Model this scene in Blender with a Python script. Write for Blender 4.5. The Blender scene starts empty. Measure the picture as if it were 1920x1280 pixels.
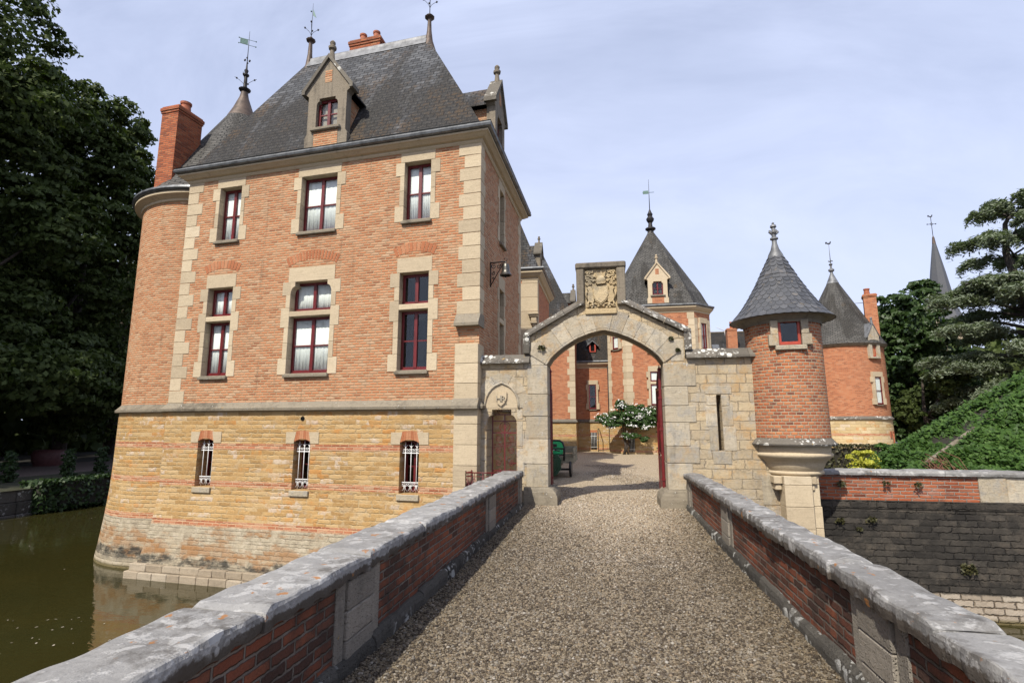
import bpy, bmesh, math, random
import numpy as np
from mathutils import Vector, Matrix
from mathutils.geometry import tessellate_polygon

SC = bpy.context.scene
COL = SC.collection
R = math.radians
PI = math.pi
rng = random.Random(7)
nrg = np.random.default_rng(11)
WLOC = {}                      # object name -> world position of its origin


class Frame:
    """Local frame: x along u, y along v (depth), z up."""
    def __init__(s, o, ua, va=None):
        s.o = np.array(o, float)
        s.u = np.array([math.cos(ua), math.sin(ua), 0.0])
        va = ua + PI / 2 if va is None else va
        s.v = np.array([math.cos(va), math.sin(va), 0.0])

    def __call__(s, p):
        return s.o + s.u * p[0] + s.v * p[1] + np.array([0, 0, p[2]])


WORLD = Frame((0, 0, 0), 0)


class MB:
    """Collects shapes and links them as one mesh object."""
    def __init__(s, fr=WORLD):
        s.fr = fr
        s.v, s.f, s.uv, s.sm = [], [], [], []

    def add(s, verts, faces, uv=None, smooth=False, raw=False):
        n = len(s.v)
        s.v += [tuple(p) if raw else tuple(s.fr(p)) for p in verts]
        s.uv += list(uv) if uv is not None else [None] * len(verts)
        s.f += [tuple(i + n for i in f) for f in faces]
        s.sm += [smooth] * len(faces)

    def box(s, x0, x1, y0, y1, z0, z1, ch=0.0, jit=0.0):
        if ch <= 0:
            vs = [(x, y, z) for x in (x0, x1) for y in (y0, y1) for z in (z0, z1)]
            s.add(vs, [(0, 1, 3, 2), (4, 6, 7, 5), (0, 4, 5, 1), (2, 3, 7, 6), (0, 2, 6, 4), (1, 5, 7, 3)])
            return
        vs, idx = [], {}
        lo, hi = (x0, y0, z0), (x1, y1, z1)
        for sx in (0, 1):
            for sy in (0, 1):
                for sz in (0, 1):
                    sg = (sx, sy, sz)
                    jv = [rng.uniform(-jit, jit) for _ in range(3)] if jit else (0, 0, 0)
                    for a in range(3):
                        p = [(hi[k] - (0 if k == a else ch)) if sg[k] else (lo[k] + (0 if k == a else ch)) for k in range(3)]
                        idx[(sg, a)] = len(vs)
                        vs.append([p[k] + jv[k] for k in range(3)])
        fs = []
        for a in range(3):
            b, c = [k for k in range(3) if k != a]
            for sv in (0, 1):
                q = []
                for (i, j) in ((0, 0), (1, 0), (1, 1), (0, 1)):
                    sg = [0, 0, 0]; sg[a] = sv; sg[b] = i; sg[c] = j
                    q.append(idx[(tuple(sg), a)])
                fs.append(q)
            for i in (0, 1):
                for j in (0, 1):
                    q = []
                    for (av, ax) in ((0, b), (1, b), (1, c), (0, c)):
                        sg = [0, 0, 0]; sg[a] = av; sg[b] = i; sg[c] = j
                        q.append(idx[(tuple(sg), ax)])
                    fs.append(q)
        for sx in (0, 1):
            for sy in (0, 1):
                for sz in (0, 1):
                    fs.append([idx[((sx, sy, sz), a)] for a in range(3)])
        s.add(vs, fs)

    def prism(s, outer, y0, y1, holes=(), plane='xz'):
        """Polygon(s) in the x-z plane extruded along depth y (plane 'xy': extruded in z)."""
        loops = [list(outer)] + [list(h) for h in holes]
        tri = tessellate_polygon([[Vector((p[0], p[1], 0)) for p in l] for l in loops])
        flat = [p for l in loops for p in l]
        n = len(flat)
        if plane == 'xz':
            vs = [(p[0], y0, p[1]) for p in flat] + [(p[0], y1, p[1]) for p in flat]
        else:
            vs = [(p[0], p[1], y0) for p in flat] + [(p[0], p[1], y1) for p in flat]
        fs = [tuple(t) for t in tri] + [tuple(i + n for i in reversed(t)) for t in tri]
        k = 0
        for l in loops:
            m = len(l)
            for i in range(m):
                a, b = k + i, k + (i + 1) % m
                fs.append((a, b, b + n, a + n))
            k += m
        s.add(vs, fs)

    def sheet(s, xs, zs, holes, fn):
        """Grid wall with rectangular holes; fn(x, z) -> local point."""
        xs = sorted(set(xs) | {h[i] for h in holes for i in (0, 1)})
        zs = sorted(set(zs) | {h[i] for h in holes for i in (2, 3)})
        vs = [fn(x, z) for z in zs for x in xs]
        fs = []
        nx = len(xs)
        for j in range(len(zs) - 1):
            for i in range(nx - 1):
                cx, cz = (xs[i] + xs[i + 1]) / 2, (zs[j] + zs[j + 1]) / 2
                if any(h[0] < cx < h[1] and h[2] < cz < h[3] for h in holes):
                    continue
                a = j * nx + i
                fs.append((a, a + 1, a + nx + 1, a + nx))
        s.add(vs, fs)

    def quad(s, *pts):
        s.add(pts, [tuple(range(len(pts)))])

    def tube(s, pts, r, n=6, caps=True, r1=None):
        pts = [np.array(s.fr(p), float) for p in pts]
        m = len(pts)
        vs = []
        up = np.array([0.0, 0, 1])
        prev = None
        for i, p in enumerate(pts):
            d = pts[min(i + 1, m - 1)] - pts[max(i - 1, 0)]
            d = d / (np.linalg.norm(d) + 1e-9)
            if prev is None:
                a = np.cross(d, up if abs(d[2]) < .9 else np.array([1.0, 0, 0]))
            else:
                a = prev - d * np.dot(prev, d)
            a /= np.linalg.norm(a) + 1e-9
            prev = a
            b = np.cross(d, a)
            rr = r if r1 is None else r + (r1 - r) * i / (m - 1)
            for k in range(n):
                t = 2 * PI * k / n
                vs.append(tuple(p + (a * math.cos(t) + b * math.sin(t)) * rr))
        fs = []
        for i in range(m - 1):
            for k in range(n):
                fs.append((i * n + k, i * n + (k + 1) % n, (i + 1) * n + (k + 1) % n, (i + 1) * n + k))
        s.add(vs, fs, smooth=True, raw=True)
        if caps:
            k = len(s.v) - len(vs)
            s.f += [tuple(k + i for i in range(n)), tuple(k + (m - 1) * n + i for i in range(n))]
            s.sm += [False, False]

    def lathe(s, prof, c=(0, 0), n=32, a0=0.0, a1=2 * PI, smooth=True, uref=None, sharp=True):
        """prof: (r, z) from bottom to top; every band has its own vertices when sharp."""
        full = abs(a1 - a0 - 2 * PI) < 1e-6
        bands = [(prof[i], prof[i + 1]) for i in range(len(prof) - 1)] if sharp else None
        segs = bands or [tuple(prof)]
        vv = 0.0
        for seg in segs:
            vs, uv, fs = [], [], []
            v = vv
            for i, (r, z) in enumerate(seg):
                if i:
                    v += math.hypot(r - seg[i - 1][0], z - seg[i - 1][1])
                for k in range(n + 1):
                    t = a0 + (a1 - a0) * k / n
                    vs.append((c[0] + r * math.cos(t), c[1] + r * math.sin(t), z))
                    uv.append(((uref or max(q[0] for q in prof)) * t, z if uref else v))
            vv = v
            for i in range(len(seg) - 1):
                for k in range(n):
                    a = i * (n + 1) + k
                    fs.append((a, a + 1, a + n + 2, a + n + 1))
            s.add(vs, fs, uv=uv, smooth=smooth)

    def ball(s, c, r, n=8, sz=1.0):
        prof = [(max(1e-4, r * math.sin(PI * i / n)), c[2] - r * sz * math.cos(PI * i / n)) for i in range(n + 1)]
        s.lathe(prof, (c[0], c[1]), n=max(6, n), sharp=False)

    def sweep(s, x0, x1, y0, y1, prof):
        """Closed moulding around a rectangle: prof of (outset, z)."""
        vs = []
        for (o, z) in prof:
            vs += [(x0 - o, y0 - o, z), (x1 + o, y0 - o, z), (x1 + o, y1 + o, z), (x0 - o, y1 + o, z)]
        fs = []
        for i in range(len(prof) - 1):
            for k in range(4):
                fs.append((4 * i + k, 4 * i + (k + 1) % 4, 4 * i + 4 + (k + 1) % 4, 4 * i + 4 + k))
        s.add(vs, fs)

    def build(s, name, mat, parent=None, origin=None, recalc=True):
        V = np.array(s.v, float)
        if origin is None:
            lo, hi = V.min(0), V.max(0)
            origin = np.array([(lo[0] + hi[0]) / 2, (lo[1] + hi[1]) / 2, lo[2]])
        origin = np.array(origin, float)
        me = bpy.data.meshes.new(name)
        me.from_pydata([tuple(p) for p in (V - origin)], [], s.f)
        me.polygons.foreach_set('use_smooth', s.sm)
        if recalc and len(s.f) < 60000:
            bm = bmesh.new(); bm.from_mesh(me)
            bmesh.ops.recalc_face_normals(bm, faces=bm.faces)
            bm.to_mesh(me); bm.free()
        me.update()
        nl, npol = len(me.loops), len(me.polygons)
        N = np.zeros(npol * 3); me.polygons.foreach_get('normal', N); N = N.reshape(-1, 3)
        lt = np.zeros(npol, int); me.polygons.foreach_get('loop_total', lt)
        li = np.zeros(nl, int); me.loops.foreach_get('vertex_index', li)
        NL = np.repeat(N, lt, axis=0)
        # one sense for a wall and its back: no mirrored brick rows
        T = np.stack([-NL[:, 1], NL[:, 0], np.zeros(nl)], 1)
        flat = np.abs(NL[:, 2]) > .985
        T[flat] = (1, 0, 0)
        T /= np.linalg.norm(T, axis=1)[:, None] + 1e-12
        B = np.cross(NL, T)
        P = V[li]
        UV = np.stack([(P * T).sum(1), (P * B).sum(1)], 1)
        if any(u is not None for u in s.uv):
            A = np.array([(np.nan, np.nan) if u is None else u for u in s.uv], float)[li]
            ok = ~np.isnan(A[:, 0])
            UV[ok] = A[ok]
        ul = me.uv_layers.new(name='UVMap')
        ul.data.foreach_set('uv', UV.ravel())
        me.materials.append(mat)
        return link(name, me, parent, origin)


def link(name, data, parent=None, origin=(0, 0, 0)):
    o = bpy.data.objects.new(name, data)
    COL.objects.link(o)
    origin = np.array(origin, float)
    WLOC[o.name] = origin
    if parent is not None:
        o.parent = parent
        o.location = origin - WLOC[parent.name]
    else:
        o.location = origin
    return o


def thing(name, label, cat, loc, group=None):
    o = link(name, None, None, loc)
    o.empty_display_size = .3
    o['label'] = label; o['category'] = cat
    if group:
        o['group'] = group
    return o


def tag(o, label=None, cat=None, group=None, kind=None):
    for k, v in (('label', label), ('category', cat), ('group', group), ('kind', kind)):
        if v:
            o[k] = v
    return o


def copy_tree(o, parent=None, offset=(0, 0, 0)):
    c = o.copy(); COL.objects.link(c)
    if parent is None:
        c.location = Vector(o.location) + Vector(offset)
        WLOC[c.name] = WLOC[o.name] + np.array(offset, float)
    else:
        c.parent = parent
        WLOC[c.name] = WLOC[o.name]
    for ch in list(o.children):
        copy_tree(ch, c)
    return c


def arc(cx, cz, r, a0, a1, n):
    return [(cx + r * math.cos(R(a0 + (a1 - a0) * i / n)), cz + r * math.sin(R(a0 + (a1 - a0) * i / n))) for i in range(n + 1)]


def spiral(cx, cz, r, turns, a0, sgn=1, n=18):
    return [(cx + r * (1 - .8 * i / n) * math.cos(a0 + sgn * turns * 2 * PI * i / n),
             cz + r * (1 - .8 * i / n) * math.sin(a0 + sgn * turns * 2 * PI * i / n)) for i in range(n + 1)]


def raw_mesh(name, V, F, mat, parent=None, smooth=False, attr=None):
    """Fast mesh of equal-sided faces from numpy arrays (V: n x 3, F: m x k)."""
    V = np.asarray(V, np.float32); F = np.asarray(F, np.int32)
    o0 = np.array([(V[:, 0].min() + V[:, 0].max()) / 2, (V[:, 1].min() + V[:, 1].max()) / 2, V[:, 2].min()])
    me = bpy.data.meshes.new(name)
    k = F.shape[1]
    me.vertices.add(len(V)); me.vertices.foreach_set('co', (V - o0).astype(np.float32).ravel())
    me.loops.add(F.size); me.loops.foreach_set('vertex_index', F.ravel())
    me.polygons.add(len(F))
    me.polygons.foreach_set('loop_start', np.arange(0, F.size, k, dtype=np.int32))
    me.polygons.foreach_set('loop_total', np.full(len(F), k, np.int32))
    if smooth:
        me.polygons.foreach_set('use_smooth', np.ones(len(F), bool))
    me.update(calc_edges=True)
    me.materials.append(mat)
    return link(name, me, parent, o0)
# ---------------------------------------------------------------- materials
class NT:
    def __init__(s, name, tree=None):
        if tree is None:
            s.mat = bpy.data.materials.new(name); s.mat.use_nodes = True
            tree = s.mat.node_tree
        s.t = tree
        s.t.nodes.clear()

    def n(s, typ, **kw):
        nd = s.t.nodes.new(typ)
        for k, v in kw.items():
            setattr(nd, k, v)
        return nd

    def put(s, sock, val):
        if val is None:
            return
        if isinstance(val, bpy.types.NodeSocket):
            s.t.links.new(val, sock)
        else:
            if sock.type == 'RGBA' and len(val) == 3:
                val = (*val, 1)
            sock.default_value = val

    def m(s, op, a, b=None, c=None, clamp=False):
        nd = s.n('ShaderNodeMath', operation=op, use_clamp=clamp)
        s.put(nd.inputs[0], a); s.put(nd.inputs[1], b)
        if c is not None:
            s.put(nd.inputs[2], c)
        return nd.outputs[0]

    def sm(s, v, a, b):
        nd = s.n('ShaderNodeMapRange', interpolation_type='SMOOTHSTEP')
        s.put(nd.inputs[0], v); s.put(nd.inputs[1], a); s.put(nd.inputs[2], b)
        return nd.outputs[0]

    def mix(s, f, a, b, mode='MIX'):
        nd = s.n('ShaderNodeMix', data_type='RGBA', blend_type=mode)
        s.put(nd.inputs[0], f); s.put(nd.inputs[6], a); s.put(nd.inputs[7], b)
        return nd.outputs[2]

    def ramp(s, f, stops, interp='LINEAR'):
        nd = s.n('ShaderNodeValToRGB')
        cr = nd.color_ramp; cr.interpolation = interp
        while len(cr.elements) < len(stops):
            cr.elements.new(.5)
        for e, (p, c) in zip(cr.elements, stops):
            e.position = p; e.color = (*c, 1)
        s.put(nd.inputs[0], f)
        return nd.outputs[0]

    def noise(s, vec, scale, detail=4, rough=.55, dist=0.0):
        nd = s.n('ShaderNodeTexNoise')
        s.put(nd.inputs['Vector'], vec)
        nd.inputs['Scale'].default_value = scale; nd.inputs['Detail'].default_value = detail
        nd.inputs['Roughness'].default_value = rough; nd.inputs['Distortion'].default_value = dist
        return nd.outputs['Fac']

    def pos(s):
        if not hasattr(s, '_g'):
            s._g = s.n('ShaderNodeNewGeometry')
        return s._g.outputs['Position']

    def island(s):
        s.pos()
        return s._g.outputs['Random Per Island']

    def sep(s, vec):
        nd = s.n('ShaderNodeSeparateXYZ'); s.put(nd.inputs[0], vec)
        return nd.outputs

    def stretch(s, vec, sc):
        nd = s.n('ShaderNodeVectorMath', operation='MULTIPLY')
        s.put(nd.inputs[0], vec); nd.inputs[1].default_value = sc
        return nd.outputs[0]

    def uv(s):
        if not hasattr(s, '_uv'):
            s._uv = s.n('ShaderNodeUVMap').outputs[0]
        return s._uv

    def bricks(s, w, h, mort, wob=.006, soft=.006, wobs=9.0, off=.5):
        """-> (random id 0..1, random colour, joint mask 0 in joints .. 1 on bricks, v)"""
        x, y, _ = s.sep(s.uv())
        n1 = s.noise(s.pos(), wobs, 3)
        n2 = s.noise(s.stretch(s.pos(), (1.3, 1.3, 1.1)), wobs * 1.4, 3)
        x = s.m('ADD', x, s.m('MULTIPLY', s.m('SUBTRACT', n1, .5), wob * 4))
        y = s.m('ADD', y, s.m('MULTIPLY', s.m('SUBTRACT', n2, .5), wob * 3))
        rw = s.m('DIVIDE', y, h)
        row = s.m('FLOOR', rw)
        fv = s.m('MULTIPLY', s.m('SUBTRACT', rw, row), h)
        wn = s.n('ShaderNodeTexWhiteNoise', noise_dimensions='1D'); s.put(wn.inputs['W'], row)
        sh = s.m('ADD', s.m('MULTIPLY', s.m('MODULO', s.m('ABSOLUTE', row), 2.0), off), s.m('MULTIPLY', wn.outputs[0], .22))
        cl = s.m('ADD', s.m('DIVIDE', x, w), sh)
        col = s.m('FLOOR', cl)
        fu = s.m('MULTIPLY', s.m('SUBTRACT', cl, col), w)
        du = s.m('MINIMUM', fu, s.m('SUBTRACT', w, fu))
        dv = s.m('MINIMUM', fv, s.m('SUBTRACT', h, fv))
        d = s.m('MINIMUM', du, dv)
        mask = s.sm(d, mort * .5 - soft * .3, mort * .5 + soft)
        cb = s.n('ShaderNodeCombineXYZ'); s.put(cb.inputs[0], col); s.put(cb.inputs[1], row)
        w2 = s.n('ShaderNodeTexWhiteNoise', noise_dimensions='2D'); s.put(w2.inputs['Vector'], cb.outputs[0])
        return w2.outputs[0], w2.outputs[1], mask, y

    def out(s, col, rough=.8, bump=None, bdist=.01, metal=0.0, spec=None, **kw):
        p = s.n('ShaderNodeBsdfPrincipled')
        s.put(p.inputs['Base Color'], col); s.put(p.inputs['Roughness'], rough)
        p.inputs['Metallic'].default_value = metal
        if spec is not None:
            p.inputs['Specular IOR Level'].default_value = spec
        for k, v in kw.items():
            s.put(p.inputs[k.replace('_', ' ')], v)
        if bump is not None:
            b = s.n('ShaderNodeBump'); b.inputs['Distance'].default_value = bdist
            b.inputs['Strength'].default_value = 1.0
            s.put(b.inputs['Height'], bump)
            s.t.links.new(b.outputs[0], p.inputs['Normal'])
        o = s.n('ShaderNodeOutputMaterial')
        s.t.links.new(p.outputs[0], o.inputs[0])
        s._p = p
        return s.mat


def brick_mat(name, w, h, mort, stops, mcol, dirt=(.12, .08, .06), dlo=.55, dhi=.8, damt=.6, bd=.012,
              eff=None, wob=.006, soft=.006, rough=.88, streak=0.0):
    """dlo..dhi: noise range where the dirt stain takes over; eff: pale efflorescence colour."""
    k = NT(name)
    rid, rc, mask, v = k.bricks(w, h, mort, wob=wob, soft=soft)
    big = k.noise(k.pos(), .7, 5, .6)
    med = k.noise(k.pos(), 6.0, 5, .65)
    fine = k.noise(k.pos(), 70.0, 3, .6)
    f = k.m('ADD', k.m('MULTIPLY', rid, .82), k.m('MULTIPLY', k.m('SUBTRACT', med, .35), .5), clamp=True)
    c = k.ramp(f, stops)
    c = k.mix(k.m('MULTIPLY', k.m('ABSOLUTE', k.m('SUBTRACT', fine, .5)), .9), c, (.06, .035, .025))
    mc = k.mix(med, mcol, tuple(x * .62 for x in mcol))
    c = k.mix(mask, mc, c)
    c = k.mix(k.m('MULTIPLY', k.sm(k.m('ADD', k.m('MULTIPLY', big, .6), k.m('MULTIPLY', med, .4)), dlo, dhi), damt), c, dirt)
    if streak:
        sv = k.noise(k.stretch(k.pos(), (4.0, 4.0, .22)), 1.4, 5, .6)
        c = k.mix(k.m('MULTIPLY', k.sm(sv, .54, .74), streak), c, tuple(x * .6 for x in dirt))
    if eff:
        e = k.noise(k.stretch(k.pos(), (1, 1, 1.8)), 2.3, 6, .7)
        c = k.mix(k.m('MULTIPLY', k.sm(e, .53, .72), .55), c, eff)
    hgt = k.m('ADD', k.m('MULTIPLY', mask, 1.0), k.m('ADD', k.m('MULTIPLY', fine, .25), k.m('MULTIPLY', k.m('ADD', med, rid), .35)))
    return k.out(c, rough, hgt, bd, spec=.25)


def stone_mat(name, stops, stain, slo=.55, shi=.75, samt=.6, lich=None, llo=.6, lhi=.66, lsc=6.0, lamt=.9,
              lich2=None, l2=(.66, .70), bd=.006, joints=None, jcol=(.16, .13, .10), streak=0.0, pit=0.0, rough=.88, mott=None, grey=None, crust=None, colony=None):
    k = NT(name)
    rid = k.island()
    mask = None
    if joints:
        rid, _, mask, _ = k.bricks(*joints[:3], wob=joints[3], soft=.006)
    big = k.noise(k.pos(), 1.1, 5, .6)
    med = k.noise(k.pos(), 7.0, 6, .65)
    fine = k.noise(k.pos(), 90.0, 3, .6)
    f = k.m('ADD', k.m('MULTIPLY', rid, .6), k.m('MULTIPLY', k.m('ADD', big, k.m('SUBTRACT', med, .5)), .4), clamp=True)
    c = k.ramp(f, stops)
    bed = k.noise(k.stretch(k.pos(), (2.0, 2.0, 26.0)), 1.3, 4, .6)
    c = k.mix(k.m('MULTIPLY', k.sm(bed, .45, .75), .28), c, tuple(x * .62 for x in stops[0][1]))
    c = k.mix(k.m('MULTIPLY', k.m('ABSOLUTE', k.m('SUBTRACT', fine, .5)), .5), c, tuple(x * .4 for x in stops[0][1]))
    st = k.m('ADD', k.m('MULTIPLY', big, .5), k.m('MULTIPLY', med, .5))
    if mott:
        c = k.mix(k.m('MULTIPLY', k.sm(k.noise(k.pos(), 2.3, 6, .7), .52, .68), .6), c, mott)
    if grey:
        c = k.mix(k.m('MULTIPLY', k.sm(k.noise(k.stretch(k.pos(), (1.3, .8, 1.0)), 3.4, 6, .7, .4), .50, .64), .6), c, grey)
    if streak:
        sv = k.noise(k.stretch(k.pos(), (5.0, 5.0, .45)), 1.5, 5, .6)
        st = k.m('ADD', k.m('MULTIPLY', st, 1 - streak), k.m('MULTIPLY', sv, streak))
    c = k.mix(k.m('MULTIPLY', k.sm(st, slo, shi), samt), c, stain)
    if mask is not None:
        c = k.mix(mask, jcol, c)
    sp = k.noise(k.stretch(k.pos(), (1.0, 1.0, 1.6)), 24.0, 5, .75)
    c = k.mix(k.m('MULTIPLY', k.sm(sp, .52, .70), .42), c, tuple(x * .5 for x in stops[0][1]))
    c = k.mix(k.m('MULTIPLY', k.sm(sp, .46, .30), .3), c, tuple(min(.8, x * 1.12) for x in stops[-1][1]))
    hgt = k.m('ADD', k.m('MULTIPLY', med, .9), k.m('ADD', k.m('MULTIPLY', sp, .5), k.m('MULTIPLY', fine, .5)))
    if mask is not None:
        hgt = k.m('ADD', hgt, k.m('MULTIPLY', mask, 1.6))
    if pit:
        vr = k.n('ShaderNodeTexVoronoi'); k.put(vr.inputs['Vector'], k.pos()); vr.inputs['Scale'].default_value = 45
        hgt = k.m('ADD', hgt, k.m('MULTIPLY', k.sm(vr.outputs[0], 0, .35), pit))
    if lich:
        ln = k.m('ADD', k.m('MULTIPLY', k.noise(k.pos(), lsc, 2, .5, .6), .75), k.m('MULTIPLY', k.noise(k.pos(), lsc * 7, 3), .25))
        lm = k.sm(ln, llo, lhi)
        c = k.mix(k.m('MULTIPLY', lm, lamt), c, lich)
        hgt = k.m('ADD', hgt, k.m('MULTIPLY', lm, .5))
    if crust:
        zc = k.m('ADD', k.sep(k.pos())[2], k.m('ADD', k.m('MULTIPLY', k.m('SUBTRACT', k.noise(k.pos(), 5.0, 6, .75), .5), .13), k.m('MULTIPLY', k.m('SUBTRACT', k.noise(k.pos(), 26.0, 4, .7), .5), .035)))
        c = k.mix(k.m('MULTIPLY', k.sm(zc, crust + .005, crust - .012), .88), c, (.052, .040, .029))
    if colony:
        cs, cthr, ccol = colony
        vo = k.n('ShaderNodeTexVoronoi'); k.put(vo.inputs['Vector'], k.pos()); vo.inputs['Scale'].default_value = cs
        vo2 = k.n('ShaderNodeTexVoronoi'); k.put(vo2.inputs['Vector'], k.stretch(k.pos(), (1.02, .97, 1.01))); vo2.inputs['Scale'].default_value = cs * 2.3
        wobn = k.m('MULTIPLY', k.m('SUBTRACT', k.noise(k.pos(), cs * 5, 3), .5), .30)
        clus = k.sm(k.noise(k.pos(), cs * .28, 3), cthr, cthr + .12)
        a_ = k.sm(k.m('ADD', vo.outputs['Distance'], wobn), k.m('MULTIPLY', k.sep(vo.outputs['Color'])[0], .62), k.m('SUBTRACT', k.m('MULTIPLY', k.sep(vo.outputs['Color'])[0], .62), .06))
        b_ = k.sm(k.m('ADD', vo2.outputs['Distance'], wobn), k.m('MULTIPLY', k.sep(vo2.outputs['Color'])[1], .5), k.m('SUBTRACT', k.m('MULTIPLY', k.sep(vo2.outputs['Color'])[1], .5), .08))
        cm = k.m('MULTIPLY', clus, k.m('MAXIMUM', a_, k.m('MULTIPLY', b_, .7)))
        c = k.mix(k.m('MULTIPLY', cm, .88), c, k.mix(k.noise(k.pos(), cs * 3, 4, .7), tuple(q * .72 for q in ccol), ccol))
        hgt = k.m('ADD', hgt, k.m('MULTIPLY', cm, .4))
    if lich2:
        ln = k.noise(k.stretch(k.pos(), (1.1, .9, 1.2)), lsc * .8, 4, .6)
        c = k.mix(k.m('MULTIPLY', k.sm(ln, *l2), .85), c, lich2)
    return k.out(c, rough, hgt, bd, spec=.25)


def plain(name, col, rough=.5, metal=0.0, var=.25, sc=12.0, spec=None, bd=.002):
    k = NT(name)
    n = k.noise(k.pos(), sc, 5, .6)
    c = k.mix(k.sm(n, .35, .75), tuple(min(1, x * (1 + var * .5)) for x in col), tuple(x * (1 - var) for x in col))
    return k.out(c, k.m('ADD', rough - .08, k.m('MULTIPLY', n, .16)), k.noise(k.pos(), sc * 5, 3), bd, metal, spec)


def leaf_mat(name, stops, trans=.25, rough=.5, spec=.35):
    k = NT(name)
    f = k.m('ADD', k.m('MULTIPLY', k.island(), .6), k.m('MULTIPLY', k.noise(k.pos(), .6, 3), .4))
    c = k.ramp(f, stops)
    k.out(c, rough, spec=spec)
    tr = k.n('ShaderNodeBsdfTranslucent'); k.put(tr.inputs[0], k.mix(1.0, c, (1.0, 1.25, .5), 'MULTIPLY'))
    mx = k.n('ShaderNodeMixShader'); mx.inputs[0].default_value = trans
    k.t.links.new(k._p.outputs[0], mx.inputs[1]); k.t.links.new(tr.outputs[0], mx.inputs[2])
    o = [n for n in k.t.nodes if n.type == 'OUTPUT_MATERIAL'][0]
    k.t.links.new(mx.outputs[0], o.inputs[0])
    return k.mat


def slate_mat(name, w, h, stops, lich, moss, bd=.012, mossat=(.60, .72), black=None, zd=None):
    k = NT(name)
    rid, rc, mask, v = k.bricks(w, h, .016, wob=.005, soft=.012)
    big = k.noise(k.stretch(k.pos(), (1.0, 1.0, .5)), 1.0, 5, .6)
    med = k.noise(k.pos(), 9.0, 5, .65)
    fine = k.noise(k.pos(), 60.0, 3)
    c = k.ramp(k.m('ADD', k.m('MULTIPLY', rid, .75), k.m('MULTIPLY', med, .25)), stops)
    if black:
        bl = k.noise(k.stretch(k.uv(), (1.5, .38, 1.0)), .8, 6, .65, .4)
        if zd:
            bl = k.m('ADD', bl, k.m('MULTIPLY', k.m('SUBTRACT', k.sm(k.sep(k.pos())[2], *zd), .5), .26))
        c = k.mix(k.m('MULTIPLY', k.sm(bl, .44, .60), .9), c, black)
    c = k.mix(k.m('MULTIPLY', k.sm(k.m('ADD', k.m('MULTIPLY', big, .62), k.m('MULTIPLY', med, .38)), *mossat), .75), c, moss)
    ls = k.noise(k.pos(), 26.0, 4, .7)
    c = k.mix(k.m('MULTIPLY', k.sm(ls, .56, .68), .5), c, lich)
    c = k.mix(mask, (.012, .012, .012), c)
    hgt = k.m('ADD', k.m('MULTIPLY', mask, .7), k.m('ADD', k.m('MULTIPLY', rid, .9), k.m('MULTIPLY', fine, .3)))
    return k.out(c, k.m('ADD', .58, k.m('MULTIPLY', med, .3)), hgt, bd, spec=.25)


M = {}
SALMON = [(0, (.20, .075, .042)), (.14, (.34, .125, .055)), (.36, (.45, .178, .08)), (.58, (.475, .215, .106)), (.80, (.45, .26, .152)), (1, (.52, .37, .245))]
M['brick'] = brick_mat('salmon_brick', .21, .067, .018, SALMON, (.43, .295, .175), (.21, .125, .075), .50, .72, .5, eff=(.44, .29, .17), wob=.004, soft=.012, streak=.45, bd=.008)
M['brick_red'] = brick_mat('orange_brick', .225, .066, .012, [(0, (.23, .075, .036)), (.4, (.41, .135, .056)), (.75, (.46, .175, .078)), (1, (.43, .22, .125))], (.38, .25, .165), (.15, .07, .045), .58, .85, .4, wob=.003, bd=.004)
M['brick_chim'] = brick_mat('chimney_brick', .225, .066, .010, [(0, (.17, .05, .026)), (.4, (.34, .09, .036)), (.75, (.41, .125, .05)), (1, (.37, .17, .085))], (.28, .165, .11), (.09, .045, .03), .58, .8, .6)
M['brick_turret'] = brick_mat('turret_brick', .135, .066, .013, [(0, (.12, .06, .045)), (.2, (.30, .10, .05)), (.45, (.42, .135, .055)), (.7, (.38, .16, .085)), (.86, (.50, .19, .075)), (1, (.22, .14, .11))], (.48, .38, .26), (.17, .09, .06), .55, .8, .45, bd=.015)
M['brick_old'] = brick_mat('weathered_parapet_brick', .235, .072, .014, [(0, (.04, .024, .02)), (.2, (.10, .04, .026)), (.45, (.20, .06, .032)), (.7, (.27, .082, .038)), (.9, (.15, .065, .043)), (1, (.09, .065, .055))], (.24, .20, .165), (.035, .028, .024), .43, .64, .78, bd=.03, wob=.009)
M['brick_lime'] = brick_mat('limed_red_brick', .25, .07, .013, [(0, (.12, .035, .02)), (.4, (.30, .08, .034)), (.75, (.36, .11, .046)), (1, (.26, .11, .07))], (.40, .32, .26), (.04, .03, .026), .46, .68, .75, eff=(.36, .26, .22), bd=.025, wob=.010)
CREAM = [(0, (.33, .265, .18)), (.35, (.44, .36, .245)), (.7, (.52, .43, .295)), (1, (.58, .50, .375))]
M['cream'] = stone_mat('cream_limestone', CREAM, (.30, .24, .17), .56, .8, .45, bd=.008)
M['cream_red'] = stone_mat('wing_limestone', CREAM, (.30, .24, .17), .56, .8, .35, bd=.006)
GATE = [(0, (.30, .25, .18)), (.4, (.42, .365, .27)), (.7, (.51, .45, .345)), (1, (.47, .375, .24))]
M['gate'] = stone_mat('weathered_limestone', GATE, (.105, .093, .072), .47, .70, .72, bd=.018, streak=.35, pit=.7, colony=(16.0, .60, (.56, .54, .48)), mott=(.42, .27, .12), grey=(.30, .29, .265))
M['gate_wall'] = stone_mat('coursed_limestone', [(0, (.34, .26, .16)), (.35, (.45, .37, .25)), (.7, (.52, .42, .27)), (1, (.50, .36, .19))], (.15, .12, .085), .47, .70, .65, joints=(.40, .20, .010, .022), jcol=(.40, .33, .23), bd=.022, pit=.7, mott=(.46, .27, .10), grey=(.36, .34, .30))
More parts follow.
